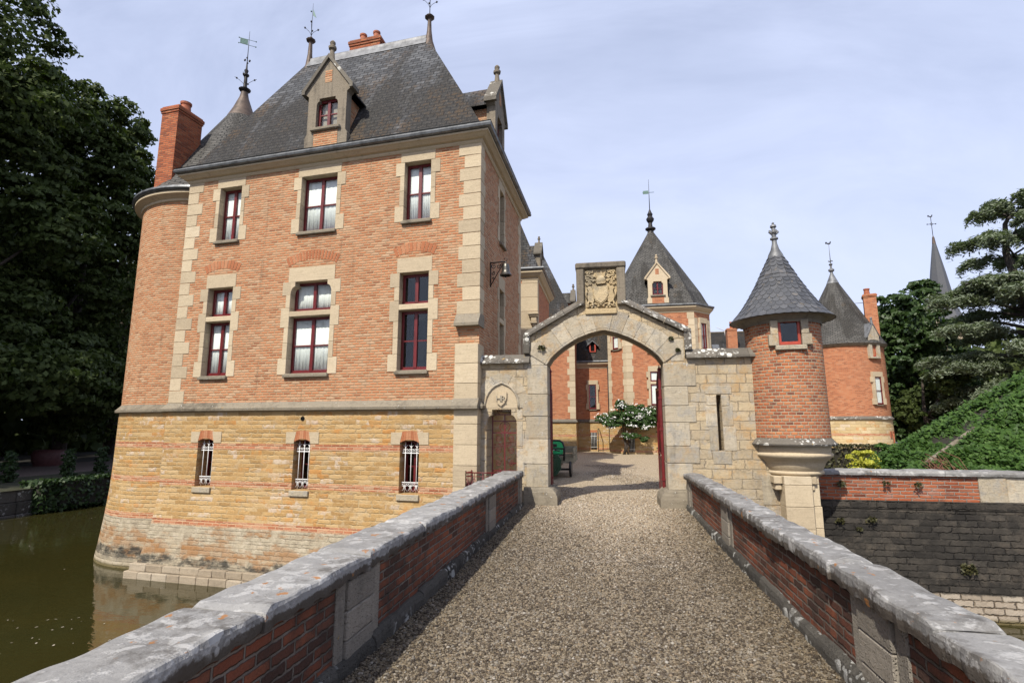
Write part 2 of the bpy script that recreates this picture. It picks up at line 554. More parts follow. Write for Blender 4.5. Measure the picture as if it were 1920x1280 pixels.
M['dark_stone'] = stone_mat('blackened_limestone', [(0, (.085, .075, .06)), (.5, (.15, .135, .11)), (1, (.20, .18, .145))], (.035, .033, .03), .48, .7, .7, colony=(7.0, .56, (.60, .59, .53)), lsc=5.5, lich2=(.30, .19, .06), l2=(.68, .73), bd=.012)
M['lichen_stone'] = stone_mat('lichen_spotted_coping', [(0, (.075, .068, .055)), (.5, (.13, .118, .10)), (1, (.18, .16, .13))], (.035, .033, .03), .5, .7, .7, colony=(8.0, .44, (.70, .69, .63)), lsc=8.5, bd=.012, lich2=(.30, .20, .08), l2=(.66, .71))
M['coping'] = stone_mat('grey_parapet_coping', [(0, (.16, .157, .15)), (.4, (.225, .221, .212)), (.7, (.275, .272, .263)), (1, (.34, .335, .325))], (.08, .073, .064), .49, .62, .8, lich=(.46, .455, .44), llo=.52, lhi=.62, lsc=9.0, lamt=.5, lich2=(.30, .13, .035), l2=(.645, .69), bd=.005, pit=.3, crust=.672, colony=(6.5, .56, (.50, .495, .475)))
M['pier'] = stone_mat('parapet_pier_stone', [(0, (.17, .15, .125)), (.5, (.26, .235, .195)), (1, (.34, .30, .245))], (.05, .045, .04), .5, .7, .7, lich2=(.33, .22, .07), l2=(.66, .71), bd=.02, pit=.7, streak=.3)
M['foot'] = stone_mat('mossy_footing_stone', [(0, (.04, .038, .034)), (.5, (.075, .07, .06)), (1, (.13, .12, .105))], (.02, .02, .016), .5, .7, .6, colony=(9.0, .48, (.50, .50, .47)), bd=.03, pit=.6)
M['band'] = stone_mat('weathered_string_course', [(0, (.17, .145, .105)), (.5, (.235, .205, .155)), (1, (.30, .26, .195))], (.06, .052, .04), .46, .68, .75, lich=(.5, .48, .43), llo=.63, lhi=.68, lsc=14, lamt=.7, lich2=(.34, .2, .06), l2=(.68, .73), bd=.01)
M['cornice'] = stone_mat('cornice_stone', [(0, (.36, .29, .19)), (.5, (.45, .37, .25)), (1, (.52, .43, .30))], (.13, .11, .08), .53, .72, .6, bd=.006, streak=.3)
M['dormer'] = stone_mat('dormer_stone', [(0, (.13, .11, .083)), (.5, (.20, .17, .128)), (1, (.28, .24, .18))], (.05, .044, .036), .46, .66, .75, bd=.012, streak=.5)
M['pale_foot'] = stone_mat('pale_footing_blocks', [(0, (.26, .21, .15)), (.5, (.38, .315, .23)), (1, (.46, .40, .31))], (.13, .11, .075), .5, .7, .5, bd=.02, pit=.5)
M['panel'] = stone_mat('carved_panel_stone', [(0, (.38, .29, .17)), (.5, (.48, .37, .21)), (1, (.54, .44, .28))], (.20, .18, .14), .5, .66, .75, bd=.018, pit=.5)
M['slate'] = slate_mat('weathered_roof_slate', .28, .15, [(0, (.022, .024, .028)), (.5, (.056, .060, .066)), (1, (.11, .115, .122))], (.20, .18, .15), (.078, .045, .017), black=(.017, .015, .012), zd=(13.6, 10.4), mossat=(.51, .66))
M['slate_far'] = slate_mat('small_brown_slate', .22, .11, [(0, (.055, .054, .05)), (.5, (.085, .082, .075)), (1, (.12, .115, .104))], (.20, .19, .16), (.12, .075, .03), mossat=(.57, .70), black=(.035, .032, .027))
M['slate_big'] = stone_mat('fish_scale_slate', [(0, (.045, .048, .055)), (.5, (.078, .082, .09)), (1, (.13, .13, .135))], (.035, .033, .03), .5, .7, .6, lich=(.20, .17, .13), llo=.60, lhi=.68, lsc=9, lamt=.5, bd=.004, rough=.55)
M['zinc'] = plain('zinc_gutter', (.13, .138, .145), .5, .5, .5, 5)
M['lead'] = plain('grey_lead_sheet', (.145, .15, .155), .55, .25, .5, 4)
M['rust_lead'] = plain('browned_metal_cap', (.085, .06, .045), .6, .3, .5, 5)
M['iron'] = plain('dark_wrought_iron', (.028, .026, .025), .55, .5, .4, 30)
M['red'] = plain('dark_red_paint', (.115, .009, .010), .38, 0, .3, 9, .5)
M['red_orange'] = plain('weathered_red_frame', (.33, .045, .022), .5, 0, .3, 9)
M['white'] = plain('white_iron_paint', (.72, .72, .70), .4, 0, .12, 20)
M['terracotta'] = plain('terracotta_pot', (.30, .095, .045), .8, 0, .4, 8)
M['copper'] = plain('verdigris_copper', (.10, .17, .145), .6, .2, .4, 30)
M['bronze'] = plain('aged_bronze', (.10, .095, .085), .4, .8, .4, 20)
M['curtain'] = None
k = NT('white_net_curtain')
wv = k.n('ShaderNodeTexWave', wave_type='BANDS', bands_direction='X'); k.put(wv.inputs['Vector'], k.uv())
wv.inputs['Scale'].default_value = 5.5; wv.inputs['Distortion'].default_value = 3.0; wv.inputs['Detail'].default_value = 2
M['curtain'] = k.out((.86, .86, .84), .9, wv.outputs['Fac'], .006)
k = NT('dark_interior')
M['dark'] = k.out((.010, .010, .010), .95, spec=0.0)
M['blind'] = plain('dull_tan_blind', (.33, .29, .24), .9, 0, .15, 3)
k = NT('window_glass')
g = k.n('ShaderNodeBsdfGlossy'); g.inputs['Roughness'].default_value = .02; g.inputs['Color'].default_value = (.9, .93, .95, 1)
tr = k.n('ShaderNodeBsdfTransparent'); tr.inputs[0].default_value = (.93, .95, .94, 1)
fr_ = k.n('ShaderNodeLayerWeight'); fr_.inputs['Blend'].default_value = .5
mx = k.n('ShaderNodeMixShader'); k.t.links.new(k.m('ADD', .035, k.m('MULTIPLY', k.m('POWER', fr_.outputs['Facing'], 5.0), .8), clamp=True), mx.inputs[0])
k.t.links.new(tr.outputs[0], mx.inputs[1]); k.t.links.new(g.outputs[0], mx.inputs[2])
k.t.links.new(mx.outputs[0], k.n('ShaderNodeOutputMaterial').inputs[0])
M['glass'] = k.mat

# the yellow stone base with its brick bands and the tide-marked foot
def plinth_mat(name, bands, stone, foot=True, w=.35, h=.108):
    k = NT(name)
    z = k.sep(k.pos())[2]
    rid, rc, mask, v = k.bricks(w, h, .012, wob=.024, soft=.018, wobs=7.0)
    med = k.noise(k.pos(), 6.0, 6, .65); fine = k.noise(k.pos(), 60, 4, .65); big = k.noise(k.pos(), .8, 5, .6)
    mask = k.m('MAXIMUM', mask, k.m('MULTIPLY', k.sm(k.noise(k.pos(), 2.4, 4, .65), .42, .60), .78))
    f = k.m('ADD', k.m('MULTIPLY', rid, .55), k.m('MULTIPLY', k.m('SUBTRACT', k.noise(k.pos(), 9.0, 6, .7), .2), .75), clamp=True)
    c = k.ramp(f, stone)
    c = k.mix(k.m('MULTIPLY', k.m('ABSOLUTE', k.m('SUBTRACT', fine, .5)), 1.0), c, (.14, .09, .035))
    c = k.mix(mask, k.mix(k.sm(fine, .3, .7), (.46, .345, .195), (.33, .24, .125)), c)
    c = k.mix(k.m('MULTIPLY', k.sm(big, .54, .72), .35), c, (.26, .18, .085))
    am = k.m('MULTIPLY', k.sm(k.sep(rc)[1], .80, .86), k.sm(k.noise(k.pos(), 4.0, 5, .7), .40, .60))
    c = k.mix(k.m('MULTIPLY', am, .7), c, (.44, .20, .055))
    gy = k.m('MULTIPLY', k.sm(k.sep(rc)[2], .86, .90), k.sm(k.noise(k.pos(), 5.0, 5, .7), .42, .58))
    c = k.mix(k.m('MULTIPLY', gy, .7), c, (.50, .42, .34))
    hgt = k.m('ADD', k.m('MULTIPLY', mask, .8), k.m('ADD', k.m('MULTIPLY', k.noise(k.pos(), 11.0, 5, .7), 1.5), k.m('MULTIPLY', fine, .5)))
    zz = k.m('ADD', z, k.m('MULTIPLY', k.m('SUBTRACT', big, .5), .5))
    zz = k.m('ADD', zz, k.m('MULTIPLY', k.m('SUBTRACT', med, .5), .25))
    if foot:
        pale = k.sm(zz, -.72, -.80)
        pc = k.ramp(med, [(.3, (.25, .21, .15)), (.55, (.38, .33, .24)), (.75, (.46, .40, .31))])
        orange = k.sm(k.m('ADD', k.noise(k.stretch(k.pos(), (1, 1, 2.2)), 1.6, 6, .65), k.m('MULTIPLY', k.m('ABSOLUTE', k.m('ADD', zz, 1.40)), -.42)), .35, .50)
        pc = k.mix(k.m('MULTIPLY', orange, k.m('ADD', .35, k.m('MULTIPLY', rid, .55))), pc, (.27, .125, .04))
        pc = k.mix(k.m('MULTIPLY', k.m('SUBTRACT', 1.0, mask), .35), pc, (.22, .185, .135))
        blk = k.m('MULTIPLY', k.sm(zz, -1.50, -1.62), k.sm(zz, -1.95, -1.74))
        pc = k.mix(k.m('MULTIPLY', blk, k.m('MULTIPLY', k.sm(k.noise(k.stretch(k.pos(), (1, 1, 2)), 2.2, 7, .72), .34, .58), .92)), pc, (.035, .034, .03))
        pc = k.mix(k.m('MULTIPLY', k.sm(z, -1.98, -2.07), .9), pc, (.10, .08, .03))
        c = k.mix(pale, c, pc)
    if bands:
        b_rid, _, b_mask, _ = k.bricks(.235, .07, .011, wob=.006)
        bc = k.ramp(k.m('ADD', k.m('MULTIPLY', b_rid, .8), k.m('MULTIPLY', med, .3)), [(0, (.27, .10, .055)), (.45, (.39, .155, .08)), (.8, (.43, .215, .125)), (1, (.46, .31, .20))])
        bc = k.mix(b_mask, (.44, .31, .19), bc)
        tot = None
        for (a, b) in bands:
            t = k.m('MULTIPLY', k.sm(z, a - .006, a + .006), k.sm(z, b + .006, b - .006))
            tot = t if tot is None else k.m('ADD', tot, t, clamp=True)
        c = k.mix(tot, c, bc)
    pt = k.noise(k.stretch(k.pos(), (1.0, 1.0, 1.7)), 2.6, 6, .7)
    return k.out(k.mix(k.m('MULTIPLY', k.sm(pt, .54, .66), .4), c, (.40, .33, .225)), .9, hgt, .015, spec=.2)

OCHRE = [(0, (.24, .14, .058)), (.3, (.36, .225, .092)), (.55, (.45, .29, .125)), (.8, (.47, .335, .175)), (1, (.52, .41, .27))]
M['plinth'] = plinth_mat('ochre_rubble_with_brick_bands', [(1.10, 1.25), (.17, .31), (-.81, -.67)], OCHRE)
M['plinth_far'] = plinth_mat('wing_ochre_stone', [(1.00, 1.14), (.10, .23)], [(0, (.28, .18, .075)), (.5, (.42, .29, .13)), (1, (.50, .37, .19))], foot=False, w=.34, h=.12)
M['plinth_tower'] = plinth_mat('pale_coursed_stone', [(1.05, 1.2)], [(0, (.40, .30, .15)), (.5, (.52, .41, .23)), (1, (.60, .51, .34))], foot=False, w=.6, h=.2)
M['voussoir'] = stone_mat('rubbed_brick_voussoirs', [(0, (.27, .095, .045)), (.5, (.39, .15, .07)), (1, (.46, .25, .14))], (.3, .14, .08), .6, .8, .3, bd=.003)

# retaining wall: black weathered ashlar with a pale foot
k = NT('blackened_moat_wall')
z = k.sep(k.pos())[2]
rid, rc, mask, v = k.bricks(.36, .125, .010, wob=.022, soft=.016)
med = k.noise(k.pos(), 5.0, 6, .68); fine = k.noise(k.pos(), 50, 4, .65); big = k.noise(k.stretch(k.pos(), (.7, .7, 1.6)), 1.1, 5, .6)
mask = k.m('MAXIMUM', mask, k.m('MULTIPLY', k.sm(k.noise(k.pos(), 1.8, 4, .65), .42, .60), .8))
c = k.ramp(k.m('ADD', k.m('MULTIPLY', rid, .25), k.m('MULTIPLY', med, .72)), [(.15, (.013, .012, .011)), (.45, (.032, .029, .025)), (.66, (.06, .053, .044)), (.85, (.12, .10, .078)), (1, (.19, .145, .09))])
c = k.mix(k.m('MULTIPLY', k.sm(k.m('ADD', k.m('MULTIPLY', big, .55), k.m('MULTIPLY', med, .45)), .50, .66), .6), c, (.088, .073, .056))
c = k.mix(k.m('MULTIPLY', k.m('SUBTRACT', 1.0, mask), .25), c, (.018, .016, .013))
zz = k.m('ADD', z, k.m('MULTIPLY', k.m('SUBTRACT', med, .5), .12))
pc = k.ramp(k.m('ADD', k.m('MULTIPLY', rid, .6), k.m('MULTIPLY', med, .4)), [(.1, (.23, .19, .145)), (.5, (.32, .27, .21)), (.9, (.38, .335, .27))])
pc = k.mix(k.m('SUBTRACT', 1.0, mask), pc, (.12, .09, .06))
pc = k.mix(k.m('MULTIPLY', k.sm(z, -1.98, -2.07), .9), pc, (.10, .08, .03))
c = k.mix(k.sm(zz, -1.58, -1.63), c, pc)
M['moat_wall'] = k.out(c, .9, k.m('ADD', k.m('MULTIPLY', mask, 1.2), k.m('ADD', k.m('MULTIPLY', med, 1.0), k.m('MULTIPLY', fine, .5))), .03, spec=.2)

# gravel
GRAV = [(0, (.10, .07, .042)), (.16, (.21, .155, .095)), (.40, (.36, .285, .185)), (.62, (.45, .37, .25)), (.8, (.53, .45, .33)), (.92, (.34, .305, .255)), (1, (.64, .58, .48))]
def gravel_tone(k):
    """gravel tone: darker at the near end of the bridge, paler at the gate and in the court"""
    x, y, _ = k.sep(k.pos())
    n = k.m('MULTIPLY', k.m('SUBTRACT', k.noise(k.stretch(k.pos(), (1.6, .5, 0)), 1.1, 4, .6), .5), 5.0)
    dust = k.sm(k.m('SUBTRACT', k.m('ADD', y, n), k.m('MULTIPLY', k.m('ABSOLUTE', k.m('ADD', x, -.1)), 1.6)), 4.6, 11.0)  # grows along the drive and towards its middle
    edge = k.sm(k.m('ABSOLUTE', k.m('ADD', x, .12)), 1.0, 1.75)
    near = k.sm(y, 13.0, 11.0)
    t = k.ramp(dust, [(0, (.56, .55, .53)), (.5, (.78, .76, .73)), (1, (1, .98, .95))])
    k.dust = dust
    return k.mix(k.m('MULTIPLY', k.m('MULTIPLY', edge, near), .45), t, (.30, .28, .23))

k = NT('loose_gravel')
vr = k.n('ShaderNodeTexVoronoi'); k.put(vr.inputs['Vector'], k.pos()); vr.inputs['Scale'].default_value = 62
cr = k.sep(vr.outputs['Color'])[0]
vr2 = k.n('ShaderNodeTexVoronoi'); k.put(vr2.inputs['Vector'], k.pos()); vr2.inputs['Scale'].default_value = 30
big = k.noise(k.pos(), .9, 5, .6)
c = k.ramp(cr, GRAV)
c = k.mix(k.m('MULTIPLY', k.sm(vr.outputs['Distance'], .3, .7), .5), c, (.08, .06, .04))
mid = k.noise(k.stretch(k.pos(), (1, 1, 0)), 16.0, 5, .75)
c = k.mix(k.m('MULTIPLY', k.sm(mid, .44, .62), .55), c, (.60, .51, .37))
c = k.mix(k.m('MULTIPLY', k.sm(mid, .50, .34), .5), c, (.17, .125, .08))
c = k.mix(k.m('MULTIPLY', k.sm(big, .5, .7), .22), c, (.22, .17, .11))
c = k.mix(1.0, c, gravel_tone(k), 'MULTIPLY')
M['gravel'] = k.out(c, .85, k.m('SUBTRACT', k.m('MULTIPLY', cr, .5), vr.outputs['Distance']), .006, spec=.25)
GRAV2 = [(0, (.07, .055, .04)), (.16, (.15, .12, .087)), (.34, (.26, .215, .155)), (.50, (.38, .325, .245)), (.64, (.31, .285, .25)), (.80, (.48, .435, .355)), (.90, (.42, .315, .205)), (1, (.66, .63, .57))]
k = NT('gravel_stones')
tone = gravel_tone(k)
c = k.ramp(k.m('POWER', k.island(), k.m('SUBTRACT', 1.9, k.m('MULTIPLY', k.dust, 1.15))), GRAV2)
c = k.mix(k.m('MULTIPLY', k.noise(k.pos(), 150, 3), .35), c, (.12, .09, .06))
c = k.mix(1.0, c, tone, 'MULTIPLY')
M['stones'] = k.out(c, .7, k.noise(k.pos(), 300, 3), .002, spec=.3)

# still green-brown moat water
k = NT('moat_water')
b1 = k.noise(k.stretch(k.pos(), (1.0, 1.6, 1)), 2.2, 3, .5); b2 = k.noise(k.pos(), 9.0, 2, .5)
n = k.noise(k.pos(), .5, 4)
M['water'] = k.out(k.mix(n, (.034, .029, .008), (.022, .022, .007)), .04, k.m('ADD', k.m('MULTIPLY', b1, 1.0), k.m('MULTIPLY', b2, .2)), .006, spec=.5)
k = NT('bank_grass')
n = k.noise(k.pos(), 1.2, 6, .65); n2 = k.noise(k.pos(), 40, 3)
M['grass'] = k.out(k.mix(k.m('MULTIPLY', n2, .6), k.ramp(n, [(.3, (.03, .034, .012)), (.6, (.045, .042, .016)), (.8, (.06, .048, .028))]), (.02, .025, .008)), .95, n2, .05)
M['path'] = plain('pinkish_gravel_path', (.11, .078, .064), .95, 0, .35, 8, bd=.01)
M['bark'] = plain('tree_bark', (.055, .042, .032), .95, 0, .5, 10, bd=.03)
M['bark_cedar'] = plain('cedar_bark', (.06, .05, .042), .95, 0, .5, 10, bd=.03)
M['lime_leaf'] = leaf_mat('dark_lime_leaf', [(0, (.024, .036, .010)), (.5, (.052, .072, .019)), (1, (.105, .135, .040))], .22, .6, .18)
M['plane_leaf'] = leaf_mat('mid_green_leaf', [(0, (.022, .045, .012)), (.5, (.04, .075, .02)), (1, (.065, .105, .03))], .25)
M['cedar_leaf'] = leaf_mat('blue_grey_cedar_needles', [(0, (.09, .115, .072)), (.5, (.165, .195, .135)), (1, (.24, .265, .19))], .25, .8, .2)
M['ivy_leaf'] = leaf_mat('virginia_creeper_leaf', [(0, (.020, .046, .010)), (.45, (.044, .094, .019)), (.8, (.075, .14, .029)), (1, (.125, .18, .042))], .25, .55, .2)
M['hedge_leaf'] = leaf_mat('boxwood_leaf', [(0, (.03, .035, .012)), (.6, (.06, .058, .022)), (1, (.10, .075, .035))], .15)
M['bank_leaf'] = leaf_mat('bank_hedge_leaf', [(0, (.014, .03, .008)), (.6, (.028, .055, .014)), (1, (.05, .085, .022))], .15)
M['gold_leaf'] = leaf_mat('golden_shrub_leaf', [(0, (.25, .27, .03)), (.5, (.42, .42, .05)), (1, (.55, .52, .09))], .25)
M['rose_leaf'] = leaf_mat('rose_leaf', [(0, (.03, .06, .015)), (.6, (.055, .11, .028)), (1, (.09, .15, .04))], .25)
M['white_petal'] = plain('white_rose_petal', (.85, .85, .82), .7, 0, .06)
M['pink_petal'] = plain('pink_rose_petal', (.75, .14, .24), .7, 0, .2)
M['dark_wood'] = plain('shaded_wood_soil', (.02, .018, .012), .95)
# ---------------------------------------------------------------- main brick manor
FO = (-2.90, 11.855, 0)
FA = R(-5)
FF = Frame(FO, FA, R(88.5))                     # facade: x to the right (house lies at x<0), y into the house
FS = Frame(FO, R(88.5), FA + PI)                # right-hand side: x along the side, y into the house
HW, HD, ZB = 8.90, 5.20, 2.16                   # width, depth, height of the string course

manor = thing('brick_manor', 'tall brick manor with steep hipped slate roof and ochre stone base standing in the moat', 'manor house', FF((-4.45, 0, -2.1)))

UP = [(-7.79, -7.06), (-5.11, -4.01), (-2.05, -1.32)]
LO = [(-7.90, -7.08), (-5.23, -4.01), (-2.09, -1.31)]
CE = [(-7.77, -7.27), (-4.83, -4.36), (-1.93, -1.44)]
UZ, LZ, CZ = (6.79, 8.36), (3.01, 5.44), (.15, 1.36)
SIDE = (2.06, 2.62)

e = .05
wall = MB(FF)
wall.sheet([-HW, 0], [ZB, 8.72], [(a - e, b + e, UZ[0] - e, UZ[1] + e) for a, b in UP] + [(a - e, b + e, LZ[0] - e, LZ[1] + e) for a, b in LO], lambda x, z: (x, 0, z))
hs = [(SIDE[0] - e, SIDE[1] + e, UZ[0] - e, UZ[1] + e), (SIDE[0] - e, SIDE[1] + e, LZ[0] - e, LZ[1] + e)]
sd = MB(FS)
wall.v += []
n0 = len(wall.v)
sd.sheet([0, HD], [ZB, 8.72], hs, lambda x, z: (x, 0, z))
wall.add(sd.v, sd.f, raw=True)
wall.add([(-HW, 0, ZB), (-HW, HD, ZB), (-HW, HD, 8.72), (-HW, 0, 8.72)], [(0, 1, 2, 3)])
wall.add([(0, HD, ZB), (-HW, HD, ZB), (-HW, HD, 8.72), (0, HD, 8.72)], [(0, 1, 2, 3)])
wall.build('wall', M['brick'], manor, recalc=False)
core = MB(FF)                                     # dark rooms behind the windows
core.box(-HW + .6, -.62, .62, HD - .6, -1.5, 8.6)
core.build('interior', M['dark'], manor)

def batter(z):
    if z >= .1: return .0
    return .03 * (.1 - z) + .05 * (.1 - z) ** 2

pl = MB(FF)
PO = .015
xs = [-HW - PO] + [-HW + i * .89 for i in range(1, 10)] + [PO]
ch = [(a, b, CZ[0], CZ[1]) for a, b in CE]
pl.sheet(xs, [.1, ZB], ch, lambda x, z: (x, -PO, z))
zz = [-2.4, -2.1, -1.9, -1.5, -1.1, -.8, -.4, -.1, .1]
vs, fs = [], []
cols = [(-HW, 1, HD)] + [(-HW, 0, 0)] + [(-HW + i * .89, 2, 0) for i in range(1, 10)] + [(0, 3, 0), (0, 4, HD)]
for z in zz:
    o = PO + batter(z)
    for (x, kd, y) in cols:
        if kd == 1: vs.append((x - o, y, z))
        elif kd == 0: vs.append((x - o, -o, z))
        elif kd == 2: vs.append((x, -o, z))
        elif kd == 3: vs.append((x + o, -o, z))
        else: vs.append((x + o, y, z))
nc = len(cols)
for j in range(len(zz) - 1):
    for i in range(nc - 1):
        a = j * nc + i
        fs.append((a, a + 1, a + nc + 1, a + nc))
pl.add(vs, fs)
pl.add([(-HW - PO, HD, .1), (-HW - PO, -PO, .1), (-HW - PO, -PO, ZB), (-HW - PO, HD, ZB)], [(0, 1, 2, 3)])
pl.add([(PO, -PO, .1), (PO, HD, .1), (PO, HD, ZB), (PO, -PO, ZB)], [(0, 1, 2, 3)])
for (a, b) in CE:                                  # reveals
    for x in (a, b):
        pl.add([(x, -PO, CZ[0]), (x, .5, CZ[0]), (x, .5, CZ[1]), (x, -PO, CZ[1])], [(0, 1, 2, 3)])
    pl.add([(a, -PO, CZ[0]), (b, -PO, CZ[0]), (b, .5, CZ[0]), (a, .5, CZ[0])], [(0, 1, 2, 3)])
    pl.add([(a, -PO, CZ[1]), (b, -PO, CZ[1]), (b, .5, CZ[1]), (a, .5, CZ[1])], [(0, 1, 2, 3)])
pl.build('plinth', M['plinth'], manor, recalc=False)
# footing ledge of pale blocks at the water line
ft = MB(FF)
o = .34
for (zc0, zc1, oo) in ((-2.4, -1.93, .44), (-1.93, -1.76, .36)):
    x = -HW - oo
    while x < oo:
        w = rng.uniform(.38, .6)
        ft.box(x + .006, min(x + w, oo), -oo, .1, zc0, zc1 - rng.uniform(0, .012), .012, .006)
        x += w
    for xx in (-HW - oo, oo - .5):
        y = .1
        while y < HD:
            ft.box(xx, xx + .5, y + .006, min(y + .5, HD), zc0, zc1, .012, .006)
            y += .5
ft.build('footing', M['pale_foot'], manor)

# string course
sc = MB(FF)
prof = [(.02, ZB - .10), (.13, ZB - .07), (.14, ZB - .01), (.10, ZB + .03), (.02, ZB + .14), (-.01, ZB + .15)]
sc.sweep(-HW, 0, 0, HD, prof)
sc.build('string_course', M['band'], manor)

# quoins
def quoins(name, fr, x_corner, sx, z0, z1, wide, narrow, swide, snarrow, parent, mat, hh=.34, pr=.012):
    """corner stones: widths along the face and back along the return, alternating."""
    q = MB(fr)
    n = max(1, round((z1 - z0) / hh)); h = (z1 - z0) / n
    for i in range(n):
        w, s = (wide, snarrow) if i % 2 == 0 else (narrow, swide)
        w += rng.uniform(-.02, .02)
        xa, xb = (x_corner - w, x_corner + pr) if sx > 0 else (x_corner - pr, x_corner + w)
        q.box(xa, xb, -pr, s, z0 + i * h + .004, z0 + (i + 1) * h - .004, .009, .003)
    return q.build(name, mat, parent)

quoins('quoin_column', FF, -HW, -1, ZB + .14, 8.66, .52, .36, .4, .3, manor, M['cream'])
quoins('quoin_column', FF, 0, 1, 4.3, 8.66, .56, .44, .42, .32, manor, M['cream'])
quoins('quoin_column', Frame(FF((0, HD, 0)), FA, R(88.5) + PI), 0, 1, ZB + .14, 8.66, .3, .3, .42, .3, manor, M['cream'])

# corner buttress with its weathering
bt = MB(FF)
z = -2.4
for i in range(14):
    h = .46 if i < 13 else 0
    if z + h > 4.0: h = 4.0 - z
    if h <= .05: break
    bt.box(-.55, .02, -.16 - batter(z + h / 2), .36, z + .004, z + h - .004, .007)
    z += h
bt.build('buttress', M['cream'], manor)
bw = MB(FF)
bw.prism([(-.20, 3.98), (-.20, 4.06), (-.005, 4.30), (.30, 4.30), (.30, 3.98)], 0, 0) if False else None
vs = [(x, y, z) for x in (-.58, .03) for (y, z) in ((-.20, 4.002), (-.20, 4.07), (-.013, 4.31), (.36, 4.31), (.36, 4.002))]
bw.add(vs, [(0, 1, 2, 3, 4), (5, 6, 7, 8, 9), (0, 1, 6, 5), (1, 2, 7, 6), (2, 3, 8, 7), (3, 4, 9, 8), (0, 4, 9, 5)])
bw.build('buttress_weathering', M['band'], manor)
bs = MB(FF)
bs.add([(x, y, z) for x in (-.58, .05) for (y, z) in ((-.16, ZB - .10), (-.30, ZB - .08), (-.30, ZB - .01), (-.17, ZB + .16), (.3, ZB + .16), (.3, ZB - .10))],
       [(0, 1, 2, 3, 4, 5), (6, 7, 8, 9, 10, 11), (0, 1, 7, 6), (1, 2, 8, 7), (2, 3, 9, 8), (3, 4, 10, 9), (0, 5, 11, 6)])
bs.build('buttress_drip', M['band'], manor)

# cornice and gutter
cn = MB(FF)
cn.sweep(-HW, 0, 0, HD, [(-.02, 8.62), (.02, 8.62), (.05, 8.66), (.05, 8.70), (.12, 8.72), (.20, 8.78), (.24, 8.80), (.24, 8.845), (-.02, 8.85)])
cn.build('cornice', M['cornice'], manor)
gt = MB(FF)
gt.sweep(-HW, 0, 0, HD, [(.10, 8.852), (.27, 8.855), (.32, 8.88), (.34, 8.93), (.31, 8.985), (.33, 9.0), (.27, 9.02), (.0, 9.01)])
gt.build('gutter', M['zinc'], manor)

# hipped slate roof with a slight kick at the eaves
rf = MB(FF)
RP = [(.10, 8.97), (-.10, 9.32), (-.38, 9.86), (-.80, 10.68), (-2.60, 14.10)]
RXL, RXR = -7.02, -2.58
def ring(o, z):
    t = max(0.0, -o) / 2.6
    a, b = -HW - (o if o > 0 else 0), (o if o > 0 else 0)
    a += t * (RXL + HW); b += t * RXR
    return [(a, -o, z), (b, -o, z), (b, HD + o, z), (a, HD + o, z)]
for i in range(len(RP) - 1):
    r0, r1 = ring(*RP[i]), ring(*RP[i + 1])
    for kx in range(4):
        rf.add([r0[kx], r0[(kx + 1) % 4], r1[(kx + 1) % 4], r1[kx]], [(0, 1, 2, 3)])
roof = rf.build('roof', M['slate'], manor, recalc=False)
rc = MB(FF)
rc.prism([(2.60 - .20, 13.88), (2.60 - .05, 14.14), (2.60 - .045, 14.2), (2.60 + .045, 14.2), (2.60 + .05, 14.14), (2.60 + .20, 13.88)], 0, 0) if False else None
vs = [(x, y, z) for x in (RXL, RXR) for (y, z) in ((2.42, 13.80), (2.52, 14.06), (2.53, 14.15), (2.56, 14.19), (2.64, 14.19), (2.67, 14.15), (2.68, 14.06), (2.78, 13.80))]
rc.add(vs, [(i, i + 1, i + 9, i + 8) for i in range(7)] + [tuple(range(8)), tuple(range(8, 16))])
rc.build('ridge_cap', M['lead'], manor)

def roof_finial(fr, x, y, z, h1, h2, parent, vane=None, r0=.20, n=8, sc=1.0, rodr=.014, arms=4, mat='rust_lead', armz=.35):
    """flared metal foot, knop, thin rod with curled arms and balls."""
    f = MB(fr)
    f.lathe([(r0, z - .45), (r0 * .55, z - .1), (r0 * .34, z + h1 * .35), (r0 * .26, z + h1 * .85), (r0 * .30, z + h1 * .9)], (x, y), n, sharp=False)
    f.lathe([(r0 * .3, z + h1 * .9), (r0 * .62, z + h1 * .96), (r0 * .7, z + h1), (r0 * .3, z + h1 + .04), (r0 * .2, z + h1 + .12), (.001, z + h1 + .14)], (x, y), n)
    o = f.build('roof_finial', M[mat], parent)
    rod = MB(fr)
    zt = z + h1 + h2
    rod.tube([(x, y, z + h1), (x, y, zt)], rodr, 6, r1=rodr * .3)
    for i in range(arms):
        a = i * 2 * PI / arms + .5
        d = (math.cos(a), math.sin(a))
        zb = z + h1 + h2 * armz + (.10 if i % 2 else 0)
        pts = [(x + d[0] * .26 * sc * t, y + d[1] * .26 * sc * t, zb + .30 * sc * t ** .55) for t in (0, .15, .35, .6, .85, 1)]
        rod.tube(pts, rodr * .5, 5)
        rod.ball(pts[-2], .034 * sc, 6)
    rod.build('rod', M['iron'], o)
    if vane:
        v = MB(fr)
        if vane == 'flag':
            v.box(x - .30, x - .02, y - .006, y + .006, zt - .40, zt - .16)
            for q in (-.40, -.16):
                v.tube([(x - .34, y, zt + q), (x + .26, y, zt + q)], .008, 5); v.ball((x + .26, y, zt + q), .028, 6)
        elif vane == 'pennant':
            v.prism([(x + .02, zt - .25), (x + .17, zt - .62), (x + .02, zt - .48)], y - .005, y + .005)
            v.ball((x - .06, y, zt - .3), .03, 6)
        elif vane == 'cock':
            cock(v, x, y, zt, .22)
        v.build('weather_vane', M['copper'], o)
    return o

